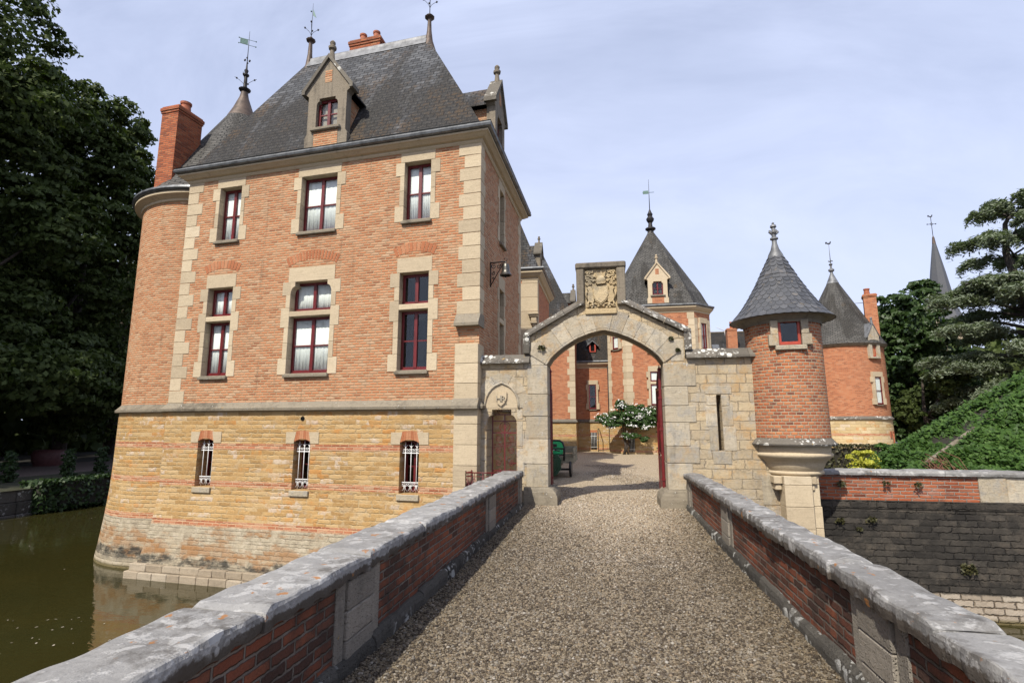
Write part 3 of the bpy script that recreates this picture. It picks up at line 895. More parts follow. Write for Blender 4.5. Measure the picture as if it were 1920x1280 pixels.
def cock(v, x, y, z, s):
    pts = [(-1, .35), (-.95, .75), (-.7, .95), (-.45, .6), (-.1, .4), (.25, .55), (.4, .95), (.55, 1.05), (.62, .9), (.8, .85), (.62, .78), (.6, .45), (.4, .12), (.1, 0), (-.3, .05), (-.55, .3), (-.75, .15)]
    v.prism([(x + p[0] * s, z + p[1] * s) for p in pts], y - .012, y + .012)

f1 = roof_finial(FF, RXR + .05, 2.6, 14.05, .78, 2.6, manor, r0=.24, armz=.13)
f2 = roof_finial(FF, RXL + .02, 2.6, 14.05, .88, 1.45, manor, 'pennant', r0=.24, armz=.12)

def chimney(fr, x0, x1, y0, y1, z0, z1, parent, pots, mat='brick_chim', lip=.05, poth=.3, potr=.11):
    c = MB(fr)
    c.box(x0, x1, y0, y1, z0, z1 - .24)
    c.box(x0 - lip * .5, x1 + lip * .5, y0 - lip * .5, y1 + lip * .5, z1 - .24, z1 - .17)
    c.box(x0 - lip, x1 + lip, y0 - lip, y1 + lip, z1 - .17, z1 - .06, .01)
    c.box(x0 - lip * .3, x1 + lip * .3, y0 - lip * .3, y1 + lip * .3, z1 - .06, z1, .015)
    o = c.build('chimney', M[mat], parent)
    for (px, py) in pots:
        p = MB(fr)
        p.lathe([(potr, z1 - .02), (potr * .82, z1 + poth * .75), (potr * .98, z1 + poth * .8), (potr * 1.02, z1 + poth), (potr * .78, z1 + poth), (potr * .7, z1 + poth * .5)], (px, py), 14)
        p.build('chimney_pot', M['terracotta'], o)
    return o

chimney(FF, -5.72, -4.55, 3.05, 3.5, 12.4, 15.0, manor, [(-5.32, 3.27), (-4.8, 3.27)], potr=.13)

# windows ---------------------------------------------------------------
def shoulder(x0, x1, z0, z1, r):
    r *= 1.0
    """opening outline with quarter-round corbelled upper corners."""
    L = [(x0, z0), (x0, z1 - r * 1.6)] + [(x0 + r * .62 * (1 - math.cos(R(a))), z1 - r * 1.6 + r * .95 * math.sin(R(a))) for a in (20, 40, 60, 76, 90)] + [(x0 + r * .62, z1)]
    return L + [(x0 + x1 - p[0], p[1]) for p in reversed(L)]

def casement(fr, x0, x1, z0, z1, y, name, parent, rows=2, cols=2, curtain=True, mat='red', glassy=.0, fw=.07, split=None, gap=0.0):
    """red timber frame with glazing bars, a pane behind it and a net curtain."""
    f = MB(fr)
    f.box(x0, x0 + fw, y, y + .06, z0, z1, .004); f.box(x1 - fw, x1, y, y + .06, z0, z1, .004)
    f.box(x0 + fw, x1 - fw, y, y + .06, z1 - fw, z1, .004); f.box(x0 + fw, x1 - fw, y, y + .06, z0, z0 + fw * 1.5, .004)
    f.box(x0 + .01, x1 - .01, y - .03, y - .001, z0, z0 + .05, .008)
    for i in range(1, cols):
        xm = x0 + (x1 - x0) * i / cols
        f.box(xm - fw * .62, xm + fw * .62, y - .012, y + .055, z0 + fw, z1 - fw, .004)
    for j in range(1, rows):
        zm = z0 + (z1 - z0) * (split if (split and rows == 2) else j / rows)
        f.box(x0 + fw, x1 - fw, y + .008, y + .045, zm - .016, zm + .016)
    w = f.build(name, M[mat], parent)
    g = MB(fr)
    g.box(x0 + fw * .6, x1 - fw * .6, y + .024, y + .030, z0 + fw * .6, z1 - fw * .6)
    g.build('pane', M['glass'], w)
    if curtain:
        c = MB(fr)
        hw = (x1 - x0) / 2
        gap = gap or rng.choice((0, 0, .012, .03)); fq = rng.uniform(.7, 1.3); am = rng.uniform(.25, .6); ph = rng.uniform(0, 6)
        for (a, b) in ((x0 + .04, x0 + hw - .012 - gap), (x0 + hw + .012 + gap * .3, x1 - .04)):
            n = 26
            vs = []
            for i in range(n + 1):
                x = a + (b - a) * i / n
                d = am * (.014 * math.sin(i * 1.15 * fq + ph) + .007 * math.sin(i * 2.3 * fq + ph * 2))
                vs += [(x, y + .055 + d * 1.0, z0 + .03), (x, y + .052 + d * .5, z1 - .03)]
            c.add(vs, [(2 * i, 2 * i + 2, 2 * i + 3, 2 * i + 1) for i in range(n)], smooth=True)
        co = c.build('curtain', M['curtain'], w, recalc=False)
        sm_ = co.modifiers.new('Solidify', 'SOLIDIFY'); sm_.thickness = .004
    return w

def surround(fr, x0, x1, z0, z1, lint, jw, jn, parent, mat='cream', transom=None, d=.30, topcut=None, nblk=None, pr=.014, fan=None, lintw=None, sill_mat='band', name='surround', lip=.0):
    """stone dressings: lintel, alternating jamb stones, transom, sill."""
    s = MB(fr)
    lw = lintw if lintw is not None else jn
    if fan:
        o = shoulder(x0, x1, z1 - .42, z1, fan)
        s.prism([(x0 - lw, z1 - .004), (x0 - lw, z1 + lint), (x1 + lw, z1 + lint), (x1 + lw, z1 - .004)], -pr, d)
        h = len(o) // 2
        s.prism([(x0 - jn + .002, z1 - .42)] + o[:h] + [(x0 - jn + .002, z1 - .006)], -pr + .003, d)
        s.prism([(x1 + jn - .002, z1 - .006)] + o[h:] + [(x1 + jn - .002, z1 - .42)], -pr + .003, d)
    else:
        s.box(x0 - lw, x1 + lw, -pr, d, z1 + .002, z1 + lint, .006)
    zs = [(z1 - .36, z1 - .002, 1)]
    if transom:
        a, b = transom
        zs += [(b + .10, z1 - .364, 0), (a - .28, b + .096, 1)]
        zl = a - .284
        s.box(x0 - .03, x1 + .03, -pr + .006, d - .06, a, b, .012)
    else:
        zl = z1 - .364
    zs += [(z0 + .40, zl, 0), (z0 - .02, z0 + .396, 1)]
    for (za, zb, wide) in zs:
        w = jw if wide else jn
        if zb - za > .75:
            zm = (za + zb) / 2
            parts = ((za, zm - .002), (zm + .002, zb))
        else:
            parts = ((za, zb),)
        for (p, q) in parts:
            s.box(x0 - w - rng.uniform(0, .012), x0, -pr, d, p, q, .006)
            s.box(x1, x1 + w + rng.uniform(0, .012), -pr, d, p, q, .006)
    so = s.build(name, M[mat], parent)
    k_ = MB(fr)
    k_.box(x0 - .045, x1 + .045, -.085, .2, z0 - .10, z0 - .03, .012)
    k_.box(x0 - .02, x1 + .02, -.05, .22, z0 - .034, z0 + .005, .008)
    k_.build('sill', M[sill_mat], parent)
    return so

for i, (a, b) in enumerate(UP):
    w = casement(FF, a, b, UZ[0], UZ[1], .19, 'window', manor, 2, 2)
    surround(FF, a, b, UZ[0], UZ[1], .33, .24, .115, w, lintw=.11)
for i, (a, b) in enumerate(LO):
    tz = (4.50, 4.64)
    w = casement(FF, a, b, LZ[0], tz[0], .20, 'window', manor, 2, 2, curtain=(i < 2), split=.5, gap=(.0, .05, 0)[i])
    t = casement(FF, a, b, tz[1], LZ[1], .20, 'upper_light', w, 1, 2, curtain=False)
    if i < 2:
        c = MB(FF)
        n = 40
        vs = []
        for j in range(n + 1):
            x = a + .04 + (b - a - .08) * j / n
            dd = .006 * math.sin(j * 1.1 + a) + .003 * math.sin(j * 2.7)
            vs += [(x, .275 + dd, tz[1] + .03), (x, .27 + dd * .6, LZ[1] - .03)]
        c.add(vs, [(2 * j, 2 * j + 2, 2 * j + 3, 2 * j + 1) for j in range(n)], smooth=True)
        co = c.build('curtain', M['curtain'], w, recalc=False)
        sm_ = co.modifiers.new('Solidify', 'SOLIDIFY'); sm_.thickness = .004
    else:
        w['label'] = 'dark window without curtains'
    surround(FF, a, b, LZ[0], LZ[1], .37, .25, .13, w, transom=tz, fan=.2 if i == 1 else None, lintw=.08)
# side windows, in the shaded right-hand wall
w = casement(FS, SIDE[0], SIDE[1], UZ[0], UZ[1], .25, 'window', manor, 2, 1, curtain=False)
surround(FS, SIDE[0], SIDE[1], UZ[0], UZ[1], .33, .22, .12, w, lintw=.12)
w = casement(FS, SIDE[0], SIDE[1], LZ[0], 4.5, .25, 'window', manor, 2, 1, curtain=False)
casement(FS, SIDE[0], SIDE[1], 4.64, LZ[1], .25, 'upper_light', w, 1, 1, curtain=False)
surround(FS, SIDE[0], SIDE[1], LZ[0], LZ[1], .40, .22, .12, w, transom=(4.5, 4.64), lintw=.1)

# relieving arches of rubbed brick above the lower windows
for (a, b) in LO:
    m = MB(FF)
    cx, hw = (a + b) / 2, (b - a) / 2 + .12
    n = 11 if hw < .7 else 17
    rad = hw * 2.3
    cz = 5.86 + .0 - math.sqrt(rad * rad - hw * hw)
    for i in range(n):
        t0 = PI / 2 + math.asin(hw / rad) * (1 - 2 * i / n) - .008
        t1 = PI / 2 + math.asin(hw / rad) * (1 - 2 * (i + 1) / n) + .008
        pts = [(cx + r * math.cos(t), cz + r * math.sin(t)) for (r, t) in ((rad, t0), (rad + .235, t0), (rad + .235, t1), (rad, t1))]
        m.prism(pts, -.008, .05)
    m.build('relieving_arch', M['voussoir'], manor)

# cellar windows with white scrolled grilles
for (a, b) in CE:
    cx, hw = (a + b) / 2, (b - a) / 2
    w = casement(FF, a, b, CZ[0], CZ[1] - .02, .36, 'cellar_window', manor, 2, 2, curtain=False, fw=.05)
    for sgn in (-1, 1):
        l = MB(FF)
        l.prism([(cx + sgn * hw, 1.27), (cx + sgn * hw, 1.31), (cx + sgn * hw * .78, 1.55), (cx + sgn * (hw + .235), 1.55), (cx + sgn * (hw + .235), 1.27)], -.03, .2)
        l.build('lintel_block', M['cream'], w)
    v = MB(FF)
    n = 7
    for i in range(n):
        t0, t1 = -1 + 2 * i / n + .012, -1 + 2 * (i + 1) / n - .012
        zb = lambda t: 1.31 + .07 * (1 - t * t)
        v.prism([(cx + hw * t0, zb(t0)), (cx + hw * t0 * .80, 1.565 + .02 * (1 - t0 * t0)), (cx + hw * t1 * .80, 1.565 + .02 * (1 - t1 * t1)), (cx + hw * t1, zb(t1))], -.024, .3)
    v.build('brick_arch', M['voussoir'], w)
    s = MB(FF)
    s.box(a - .04, b + .03, -.07, .36, -.0, .135, .01)
    s.build('sill', M['gate'], w)
    g = MB(FF)
    gy = .10
    for i in range(3):
        x = a + (b - a) * (.2 + .3 * i)
        g.tube([(x, gy, .16), (x, gy, 1.30)], .0095, 6, r1=.008)
        g.tube([(x, gy, 1.27), (x, gy, 1.34)], .007, 5, r1=.001)
        for sgn in (-1, 1):
            g.tube([(p, gy, q) for p, q in spiral(x + sgn * .043, 1.13, .036, 1.1, PI if sgn > 0 else 0, -sgn)], .006, 5)
            g.tube([(x, gy, 1.17), (x + sgn * .02, gy, 1.22), (x + sgn * .055, gy, 1.25)], .006, 5)
            g.tube([(p, gy, q) for p, q in spiral(x + sgn * .043, .34, .034, 1.1, PI if sgn > 0 else 0, sgn)], .006, 5)
            g.tube([(x + sgn * .012, gy, .33), (x + sgn * .02, gy, .25), (x + sgn * .06, gy, .20)], .006, 5)
    for z in (1.06, .385):
        g.box(a + .02, b, gy - .006, gy + .006, z, z + .022)
    g.build('grille', M['white'], w)

# small round vent under the string course
v2 = MB(FF)
v2.tube([(-4.62, -.03, 1.88), (-4.62, .2, 1.88)], .055, 16)
v2.build('wall_vent', M['dark'], manor)

# dormers -----------------------------------------------------------------
def dormer(fr, cx, y0, zb, parent, w=.66, sc=1.0, depth=1.4, panes=True, front='dormer', roofmat='slate', fin=True, brick='brick', sill=.63):
    """stone-fronted gabled dormer; front plane at depth y0, foot at zb."""
    H = lambda z: zb + z * sc
    X = lambda x: cx + x * sc
    o = MB(fr)
    ow = .335
    outline = [(X(-.66), H(0)), (X(-.66), H(.5)), (X(-.60), H(.6)), (X(-.60), H(1.72)), (X(-.70), H(1.80)), (X(-.70), H(1.92)), (X(0), H(2.80)), (X(.70), H(1.92)), (X(.70), H(1.80)), (X(.60), H(1.72)), (X(.60), H(.6)), (X(.66), H(.5)), (X(.66), H(0))]
    hole = [(p[0], p[1]) for p in shoulder(X(-ow), X(ow), H(.74), H(1.62), .13 * sc)]
    o.prism(outline, y0, y0 + .26, [hole])
    d = o.build('dormer', M[front], parent)
    w_ = casement(fr, X(-ow), X(ow), H(.74), H(1.62), y0 + .12, 'window_frame', d, 2, 2, curtain=False)
    if panes:
        c = MB(fr); c.box(X(-ow), X(ow), y0 + .22, y0 + .235, H(.76), H(1.6)); c.build('blind', M['blind'], d)
    s = MB(fr); s.box(X(-.46), X(.46), y0 - .09, y0 + .10, H(sill), H(sill + .10), .02 * sc); s.build('sill', M['band'], d)
    b = MB(fr); b.box(X(-.37), X(.37), y0 - .008, y0 + .05, H(.03), H(sill - .02)); b.build('brick_panel', M[brick], d)
    b = MB(fr); b.box(X(-.11), X(.11), y0 - .008, y0 + .05, H(2.08), H(2.44)); b.build('brick_panel', M[brick], d)
    # cheeks and gable roof running back
    for sgn in (-1, 1):
        ck = MB(fr)
        ck.box(X(.50 * sgn - .05), X(.50 * sgn + .05), y0 + .262, y0 + depth, H(-.1), H(1.70))
        ck.build('cheek', M[brick], d)
    rf_ = MB(fr)
    for sgn in (-1, 1):
        rf_.add([(X(.76 * sgn), y0 + .24, H(1.74)), (X(0), y0 + .24, H(2.70)), (X(0), y0 + depth + .55 * sc, H(2.70)), (X(.76 * sgn), y0 + depth, H(1.74)),
                 (X(.76 * sgn), y0 + .24, H(1.69)), (X(0), y0 + .24, H(2.65)), (X(0), y0 + depth + .55 * sc, H(2.65)), (X(.76 * sgn), y0 + depth, H(1.69))],
                [(0, 1, 2, 3), (4, 5, 6, 7), (0, 1, 5, 4), (0, 3, 7, 4), (2, 3, 7, 6)])
    rf_.build('roof', M[roofmat], d)
    cp = MB(fr)
    for sgn in (-1, 1):
        cp.prism([(X(.80 * sgn), H(1.78)), (X(.80 * sgn), H(1.90)), (X(0), H(2.93)), (X(0), H(2.80)), (X(.70 * sgn), H(1.86)), (X(.70 * sgn), H(1.78))], y0 - .07, y0 + .30)
    cp.build('gable_coping', M['dark_stone' if front == 'dormer' else front], d)
    if fin:
        f = MB(fr)
        f.lathe([(.10 * sc, H(2.78)), (.075 * sc, H(2.98)), (.06 * sc, H(3.12)), (.11 * sc, H(3.16)), (.12 * sc, H(3.22)), (.07 * sc, H(3.27)), (.085 * sc, H(3.36)), (.04 * sc, H(3.42)), (.001, H(3.43))], (cx, y0 + .1), 8)
        f.build('finial', M[front], d)
    return d

dormer(FF, -4.48, .02, 9.02, manor)
dd = dormer(FS, 2.33, .06, 9.02, manor)
# ---------------------------------------------------------------- round tower at the left, in the water
TC = (-12.86, 15.84)
TR = 2.60
FT = Frame((0, 0, 0), 0)
tower = thing('round_tower', 'round brick tower with slate cone and tall chimney, at the left end of the manor', 'tower', (TC[0], TC[1], -2.1))
m = MB(); m.lathe([(TR, ZB), (TR, 8.46)], TC, 72, uref=TR); m.build('wall', M['brick'], tower, recalc=False)
m = MB()
pz = [(TR + .27, -2.4), (TR + .24, -2.1), (TR + .19, -1.7), (TR + .15, -1.3), (TR + .11, -.9), (TR + .08, -.5), (TR + .055, -.1), (TR + .04, .5), (TR + .03, ZB)]
m.lathe(pz, TC, 72, uref=TR, sharp=False); m.build('plinth', M['plinth'], tower, recalc=False)
m = MB(); m.lathe([(TR, ZB - .10), (TR + .14, ZB - .07), (TR + .15, ZB - .01), (TR + .11, ZB + .03), (TR, ZB + .15)], TC, 72); m.build('string_course', M['band'], tower)
m = MB(); m.lathe([(TR - .02, 8.44), (TR + .05, 8.46), (TR + .06, 8.52), (TR + .18, 8.60), (TR + .24, 8.63), (TR + .24, 8.70), (TR, 8.71)], TC, 72); m.build('cornice', M['cornice'], tower)
m = MB(); m.lathe([(TR + .1, 8.712), (TR + .28, 8.72), (TR + .33, 8.77), (TR + .31, 8.84), (TR + .26, 8.87), (TR, 8.86)], TC, 72); m.build('gutter', M['zinc'], tower)
m = MB(); m.lathe([(TR + .10, 8.82), (TR - .12, 9.2), (TR - .42, 9.8), (.50, 12.72)], TC, 64, uref=1.2, sharp=False)
# slates narrow towards the top: lay them along the slope
L = []
for i, p in enumerate(m.v):
    rr = math.hypot(p[0] - TC[0], p[1] - TC[1])
    L.append((m.uv[i][0] * 1.1, p[2] * 1.25))
m.uv = L
m.build('roof', M['slate_far'], tower, recalc=False)
m = MB(); m.lathe([(.54, 12.62), (.50, 12.74), (.34, 13.1), (.16, 13.6), (.12, 13.82)], TC, 20, sharp=False)
cap = m.build('roof_cap', M['rust_lead'], tower)
m = MB(); m.lathe([(.08, 13.8), (.19, 13.9), (.21, 13.94), (.07, 13.98), (.055, 14.45), (.11, 14.52), (.11, 14.55), (.05, 14.60), (.075, 14.72), (.035, 14.78), (.016, 15.1)], TC, 12)
m.tube([(TC[0], TC[1], 15.0), (TC[0], TC[1], 16.35)], .016, 6, r1=.006)
for i in range(6):
    a = i * PI / 3
    m.ball((TC[0] + .09 * math.cos(a), TC[1] + .09 * math.sin(a), 15.12 + (.06 if i % 2 else -.03)), .034, 6)
for i in range(4):
    a = .4 + i * PI / 2
    pts = [(TC[0] + math.cos(a) * q * .34, TC[1] + math.sin(a) * q * .34, 14.05 + .35 * q ** .6) for q in (.1, .3, .6, .9, 1.1)]
    m.tube(pts, .008, 5); m.ball(pts[-2], .035, 6)
m.build('finial', M['iron'], cap)
m = MB(FF)
lx, ly = -9.87, 3.9
def TL(p): return FF.o * 0
vx, vy = TC
m = MB(Frame((TC[0], TC[1], 0), R(35)))
m.box(-.29, -.03, -.006, .006, 15.78, 15.98)
for q in (15.77, 15.99):
    m.tube([(-.33, 0, q), (.24, 0, q)], .008, 5); m.ball((.24, 0, q), .026, 6); m.ball((-.33, 0, q), .024, 6)
m.build('weather_vane', M['copper'], cap)
# chimney on the tower wall
FC = Frame((-13.56, 13.50, 0), FA)
ch_ = chimney(FC, -.34, .32, -.02, .90, 8.5, 11.88, tower, [(.06, .45)], poth=.36, potr=.17)
# plinth slit and small iron anchors
m = MB()
for z, a in ((6.2, 190), (3.0, 192)):
    c, s_ = math.cos(R(a)), math.sin(R(a))
    m.ball((TC[0] + c * (TR + .03), TC[1] + s_ * (TR + .03), z), .07, 8)
m.build('iron_anchor', M['iron'], tower)

# iron bell on a scrolled wall bracket
bell = thing('wall_bell', 'small bronze bell on a scrolled iron bracket on the shaded manor wall', 'bell', FS((1.0, -.4, 5.2)))
BS = 1.0
b = MB(FS)
b.tube([(BS, 0, 5.84), (BS, -.42, 5.84)], .016, 6)
b.tube([(BS, -.02, 5.20), (BS, -.02, 5.86)], .016, 6)
b.tube([(BS, -.02, 5.24), (BS, -.22, 5.58), (BS, -.38, 5.82)], .012, 6)
for (cx, cz, r, sg) in ((.10, 5.74, .075, 1), (.23, 5.73, .06, -1), (.10, 5.55, .05, 1), (.31, 5.77, .04, -1), (.09, 5.42, .035, 1)):
    b.tube([(BS, -p, q) for p, q in spiral(cx, cz, r, 1.4, 1.0, sg)], .009, 5)
b.tube([(BS, -.42, 5.84), (BS, -.46, 5.90), (BS, -.40, 5.94), (BS, -.37, 5.90)], .011, 5)
b.build('bracket', M['iron'], bell)
b = MB(FS)
b.lathe([(.02, 5.79), (.075, 5.77), (.095, 5.70), (.10, 5.60), (.12, 5.54), (.155, 5.49), (.155, 5.475), (.115, 5.475)], (BS, -.42), 24)
b.tube([(BS, -.42, 5.78), (BS, -.42, 5.85)], .018, 6)
bb = b.build('bell', M['bronze'], bell)
b = MB(FS); b.tube([(BS, -.42, 5.6), (BS, -.42, 5.46)], .010, 6); b.ball((BS, -.42, 5.45), .028, 8); b.build('clapper', M['iron'], bb)
# ---------------------------------------------------------------- gate wall with arch
GY = 12.0; GT = .62
gate = thing('gateway_wall', 'weathered limestone gateway with tall arch, carved crest panel and small pointed side door', 'gateway', (0, GY, -2.1))
gx0, gx1 = -1.34, 1.24
gcx = (gx0 + gx1) / 2
ARCH = [(gx0, 3.07), (-1.23, 3.24), (-1.09, 3.37), (-.94, 3.485), (-.66, 3.655), (-.37, 3.77), (-.05, 3.845), (.24, 3.77), (.50, 3.665), (.78, 3.51), (.99, 3.36), (1.13, 3.23), (gx1, 3.07)]
outl = [(-2.92, -2.4), (gx0, -2.4)] + ARCH + [(gx1, -2.4), (4.0, -2.4), (4.0, 3.15), (1.70, 3.15), (1.70, 3.72), (.42, 4.42), (-.55, 4.42), (-1.72, 3.74), (-1.72, 3.12), (-2.92, 3.12)]
door = [(p[0], p[1]) for p in shoulder(-2.74, -2.04, .0, 2.07, .2)]
slit = [(2.30, 1.18), (2.30, 2.36), (2.40, 2.36), (2.40, 1.18)]
m = MB()
m.prism(outl, GY, GY + GT, [door, slit])
m.build('wall', M['gate_wall'], gate)

# voussoirs of the arch
def resample(pts, n):
    d = [0]
    for a, b in zip(pts, pts[1:]):
        d.append(d[-1] + math.hypot(b[0] - a[0], b[1] - a[1]))
    out = []
    for i in range(n + 1):
        t = d[-1] * i / n
        j = max(k for k in range(len(d)) if d[k] <= t + 1e-9); j = min(j, len(pts) - 2)
        f = (t - d[j]) / (d[j + 1] - d[j])
        out.append((pts[j][0] + f * (pts[j + 1][0] - pts[j][0]), pts[j][1] + f * (pts[j + 1][1] - pts[j][1])))
    return out

def offs(pts, d, i):
    a, b = pts[max(i - 1, 0)], pts[min(i + 1, len(pts) - 1)]
    t = (b[0] - a[0], b[1] - a[1]); l = math.hypot(*t)
    return (pts[i][0] - t[1] / l * d, pts[i][1] + t[0] / l * d)

def arch_ring(mb, pts, n, wid, y0, y1, sub=3, gap=.004, keystone=True, wj=.0):
    pr = resample(pts, n * sub)
    for i in range(n):
        ww = wid + rng.uniform(-wj, wj)
        ii = range(i * sub, (i + 1) * sub + 1)
        inner = [pr[j] for j in ii]
        outer = [offs(pr, ww, j) for j in ii]
        c = (sum(p[0] for p in inner + outer) / (2 * len(inner)), sum(p[1] for p in inner + outer) / (2 * len(inner)))
        poly = inner + outer[::-1]
        poly = [(p[0] + (c[0] - p[0]) * gap / .2, p[1] + (c[1] - p[1]) * gap / .2) for p in poly]
        mb.prism(poly, y0, y1)

m = MB()
arch_ring(m, ARCH, 11, .46, GY - .032, GY + GT + .03, wj=.05)
m.build('arch_stones', M['gate'], gate)
# chamfer moulding under the arch
m = MB()
pr = resample(ARCH, 30)
vs, fs = [], []
for i in range(31):
    a, b, c = pr[i], offs(pr, .055, i), offs(pr, -.012, i)
    vs += [(b[0], GY - .037, b[1]), (c[0], GY + .05, c[1]), (c[0], GY + .4, c[1])]
for i in range(30):
    for k_ in (0, 1):
        fs.append((3 * i + k_, 3 * i + k_ + 1, 3 * i + k_ + 4, 3 * i + k_ + 3))
m.add(vs, fs)
m.build('arch_chamfer', M['dormer'], gate)

# jamb quoins, the left and right stacks, and odd blocks in the walls
m = MB()
for sg, x in ((-1, gx0), (1, gx1)):
    z = .36
    i = 0
    while z < 3.0:
        h = rng.choice((.36, .42, .50, .55))
        if z + h > 2.75: h = 3.06 - z
        w = (.46, .62)[i % 2] + rng.uniform(-.04, .05)
        if sg < 0: w = min(w, .56)
        a, b = (x - w, x + .012) if sg < 0 else (x - .012, x + w)
        m.box(a, b, GY - .016 - rng.uniform(0, .01), GY + GT + .012, z + .004, z + h - .004, .010)
        z += h; i += 1
# blocks at the gable shoulders
m.box(-1.71, -1.40, GY - .009, GY + .3, 3.07, 3.60, .006)
m.box(1.40, 1.68, GY - .009, GY + .3, 3.10, 3.58, .006)
for (a, b, z0, z1) in ((2.06, 2.296, 1.68, 2.12), (2.10, 2.296, 2.13, 2.34), (2.404, 2.62, 1.70, 2.11), (2.404, 2.56, 2.12, 2.34), (2.08, 2.62, 2.37, 2.55), (2.12, 2.296, 1.18, 1.67), (2.404, 2.66, 1.18, 1.69), (2.17, 2.54, .90, 1.17),
                       (-2.03, -1.90, 1.84, 2.06), (-2.02, -1.86, .6, 1.2), (-2.03, -1.90, 1.24, 1.8), (-2.88, -2.75, .3, .9), (-2.89, -2.75, .92, 1.4), (-2.87, -2.75, 1.42, 1.82), (3.3, 3.95, .75, 1.1), (3.1, 3.9, .1, .72), (2.9, 3.6, -.5, .06)):
    m.box(a, b, GY - .012, GY + .3, z0 + .003, z1 - .003, .008)
m.build('dressed_blocks', M['gate'], gate)

# guard stones at the foot of each jamb
for sg, xa, xb in ((-1, -1.86, -1.12), (1, 1.04, 1.62)):
    m = MB()
    n = 7
    xi = xb if sg < 0 else xa
    pts = []
    vs, fs = [], []
    prof = [(0, 0), (0, .17), (.035, .26), (.10, .335), (.2, .37)]
    for (ins, z) in prof:
        a, b = (xa, xb - ins) if sg < 0 else (xa + ins, xb)
        vs += [(a, GY - .20 + ins * .3, z), (b, GY - .20 + ins * .5, z), (b, GY + GT + .1, z), (a, GY + GT + .1, z)]
    for i in range(len(prof) - 1):
        for kx in range(4):
            fs.append((4 * i + kx, 4 * i + (kx + 1) % 4, 4 * i + 4 + (kx + 1) % 4, 4 * i + 4 + kx))
    fs.append(tuple(range(4 * len(prof) - 4, 4 * len(prof))))
    m.add(vs, fs)
    m.build('guard_stone', M['band'], gate)

# copings
m = MB()
def wall_cope(xa, xb, zb):
    vs = [(x, y, z) for x in (xa, xb) for (y, z) in ((GY - .13, zb), (GY - .13, zb + .035), (GY + .02, zb + .21), (GY + GT - .02, zb + .21), (GY + GT + .13, zb + .035), (GY + GT + .13, zb))]
    m.add(vs, [(0, 1, 2, 3, 4, 5), (6, 7, 8, 9, 10, 11)] + [(i, (i + 1) % 6, (i + 1) % 6 + 6, i + 6) for i in range(6)])
for a, b in ((-2.90, -2.32), (-2.315, -1.73)): wall_cope(a, b, 3.12)
for a, b in ((1.72, 2.33), (2.335, 3.0), (3.005, 3.3)): wall_cope(a, b, 3.152)
m.build('wall_coping', M['lichen_stone'], gate)
m = MB()
def rake(p, q, t0=.0, t1=.16):
    d = (q[0] - p[0], q[1] - p[1]); l = math.hypot(*d); n_ = (-d[1] / l, d[0] / l)
    if n_[1] < 0: n_ = (-n_[0], -n_[1])
    seg = 3
    for i in range(seg):
        a = (p[0] + d[0] * (i / seg + .003), p[1] + d[1] * (i / seg + .003)); b = (p[0] + d[0] * ((i + 1) / seg - .003), p[1] + d[1] * ((i + 1) / seg - .003))
        vs = []
        for c in (a, b):
            for (y, o_) in ((GY - .12, t0), (GY - .12, t0 + .05), (GY + .05, t1), (GY + GT - .05, t1), (GY + GT + .12, t0 + .05), (GY + GT + .12, t0)):
                vs.append((c[0] + n_[0] * o_, y, c[1] + n_[1] * o_))
        m.add(vs, [(0, 1, 2, 3, 4, 5), (6, 7, 8, 9, 10, 11)] + [(k_, (k_ + 1) % 6, (k_ + 1) % 6 + 6, k_ + 6) for k_ in range(6)])
rake((-1.78, 3.72), (-.46, 4.46)); rake((1.74, 3.72), (.36, 4.46))
for sg, x in ((-1, -1.74), (1, 1.72)):
    a, b = (x - .13, x + .02) if sg < 0 else (x - .02, x + .13)
    m.box(a, b, GY - .09, GY + GT + .09, 3.33, 3.82, .02)
m.build('gable_coping', M['lichen_stone'], gate)

# crest panel ------------------------------------------------------------
cp = MB()
cp.box(-.63, -.455, GY - .10, GY + .55, 4.40, 5.27, .02)
cp.box(.285, .48, GY - .10, GY + .55, 4.40, 5.27, .02)
cp.box(-.65, .50, GY - .11, GY + .55, 5.272, 5.42, .03)
cp.box(-.44, .275, GY + .06, GY + .53, 4.22, 5.26)
crest = cp.build('crest_frame', M['dormer'], gate)
cp = MB()
cp.box(-.452, .282, GY - .01, GY + .10, 4.205, 5.27)
cp.box(-.44, .27, GY - .075, GY + .0, 4.20, 4.33, .015)
pc = (-.08, 0)
def relief_tube(pts, r, y=GY - .03): cp.tube([(p[0], y, p[1]) for p in pts], r, 6)
# shield
sh = [(-.25, 4.86), (.09, 4.88), (.10, 4.62), (.03, 4.50), (-.08, 4.42), (-.20, 4.50), (-.26, 4.64)]
cp.prism(sh, GY - .085, GY - .005)
cp.prism([(pc[0] + (p[0] - pc[0]) * .86, 4.66 + (p[1] - 4.66) * .86) for p in sh], GY - .10, GY - .08)
# helmet with visor, crest above
v0 = len(cp.v); cp.ball((-.07, GY - .03, 4.99), .115, 12, 1.05)
cp.prism([(-.19, 4.93), (.05, 4.95), (.02, 4.90), (-.15, 4.885)], GY - .14, GY - .02)
cp.prism([(-.15, 5.08), (-.17, 5.20), (-.10, 5.13), (-.06, 5.22), (-.02, 5.13), (.05, 5.21), (.02, 5.08)], GY - .07, GY - .005)
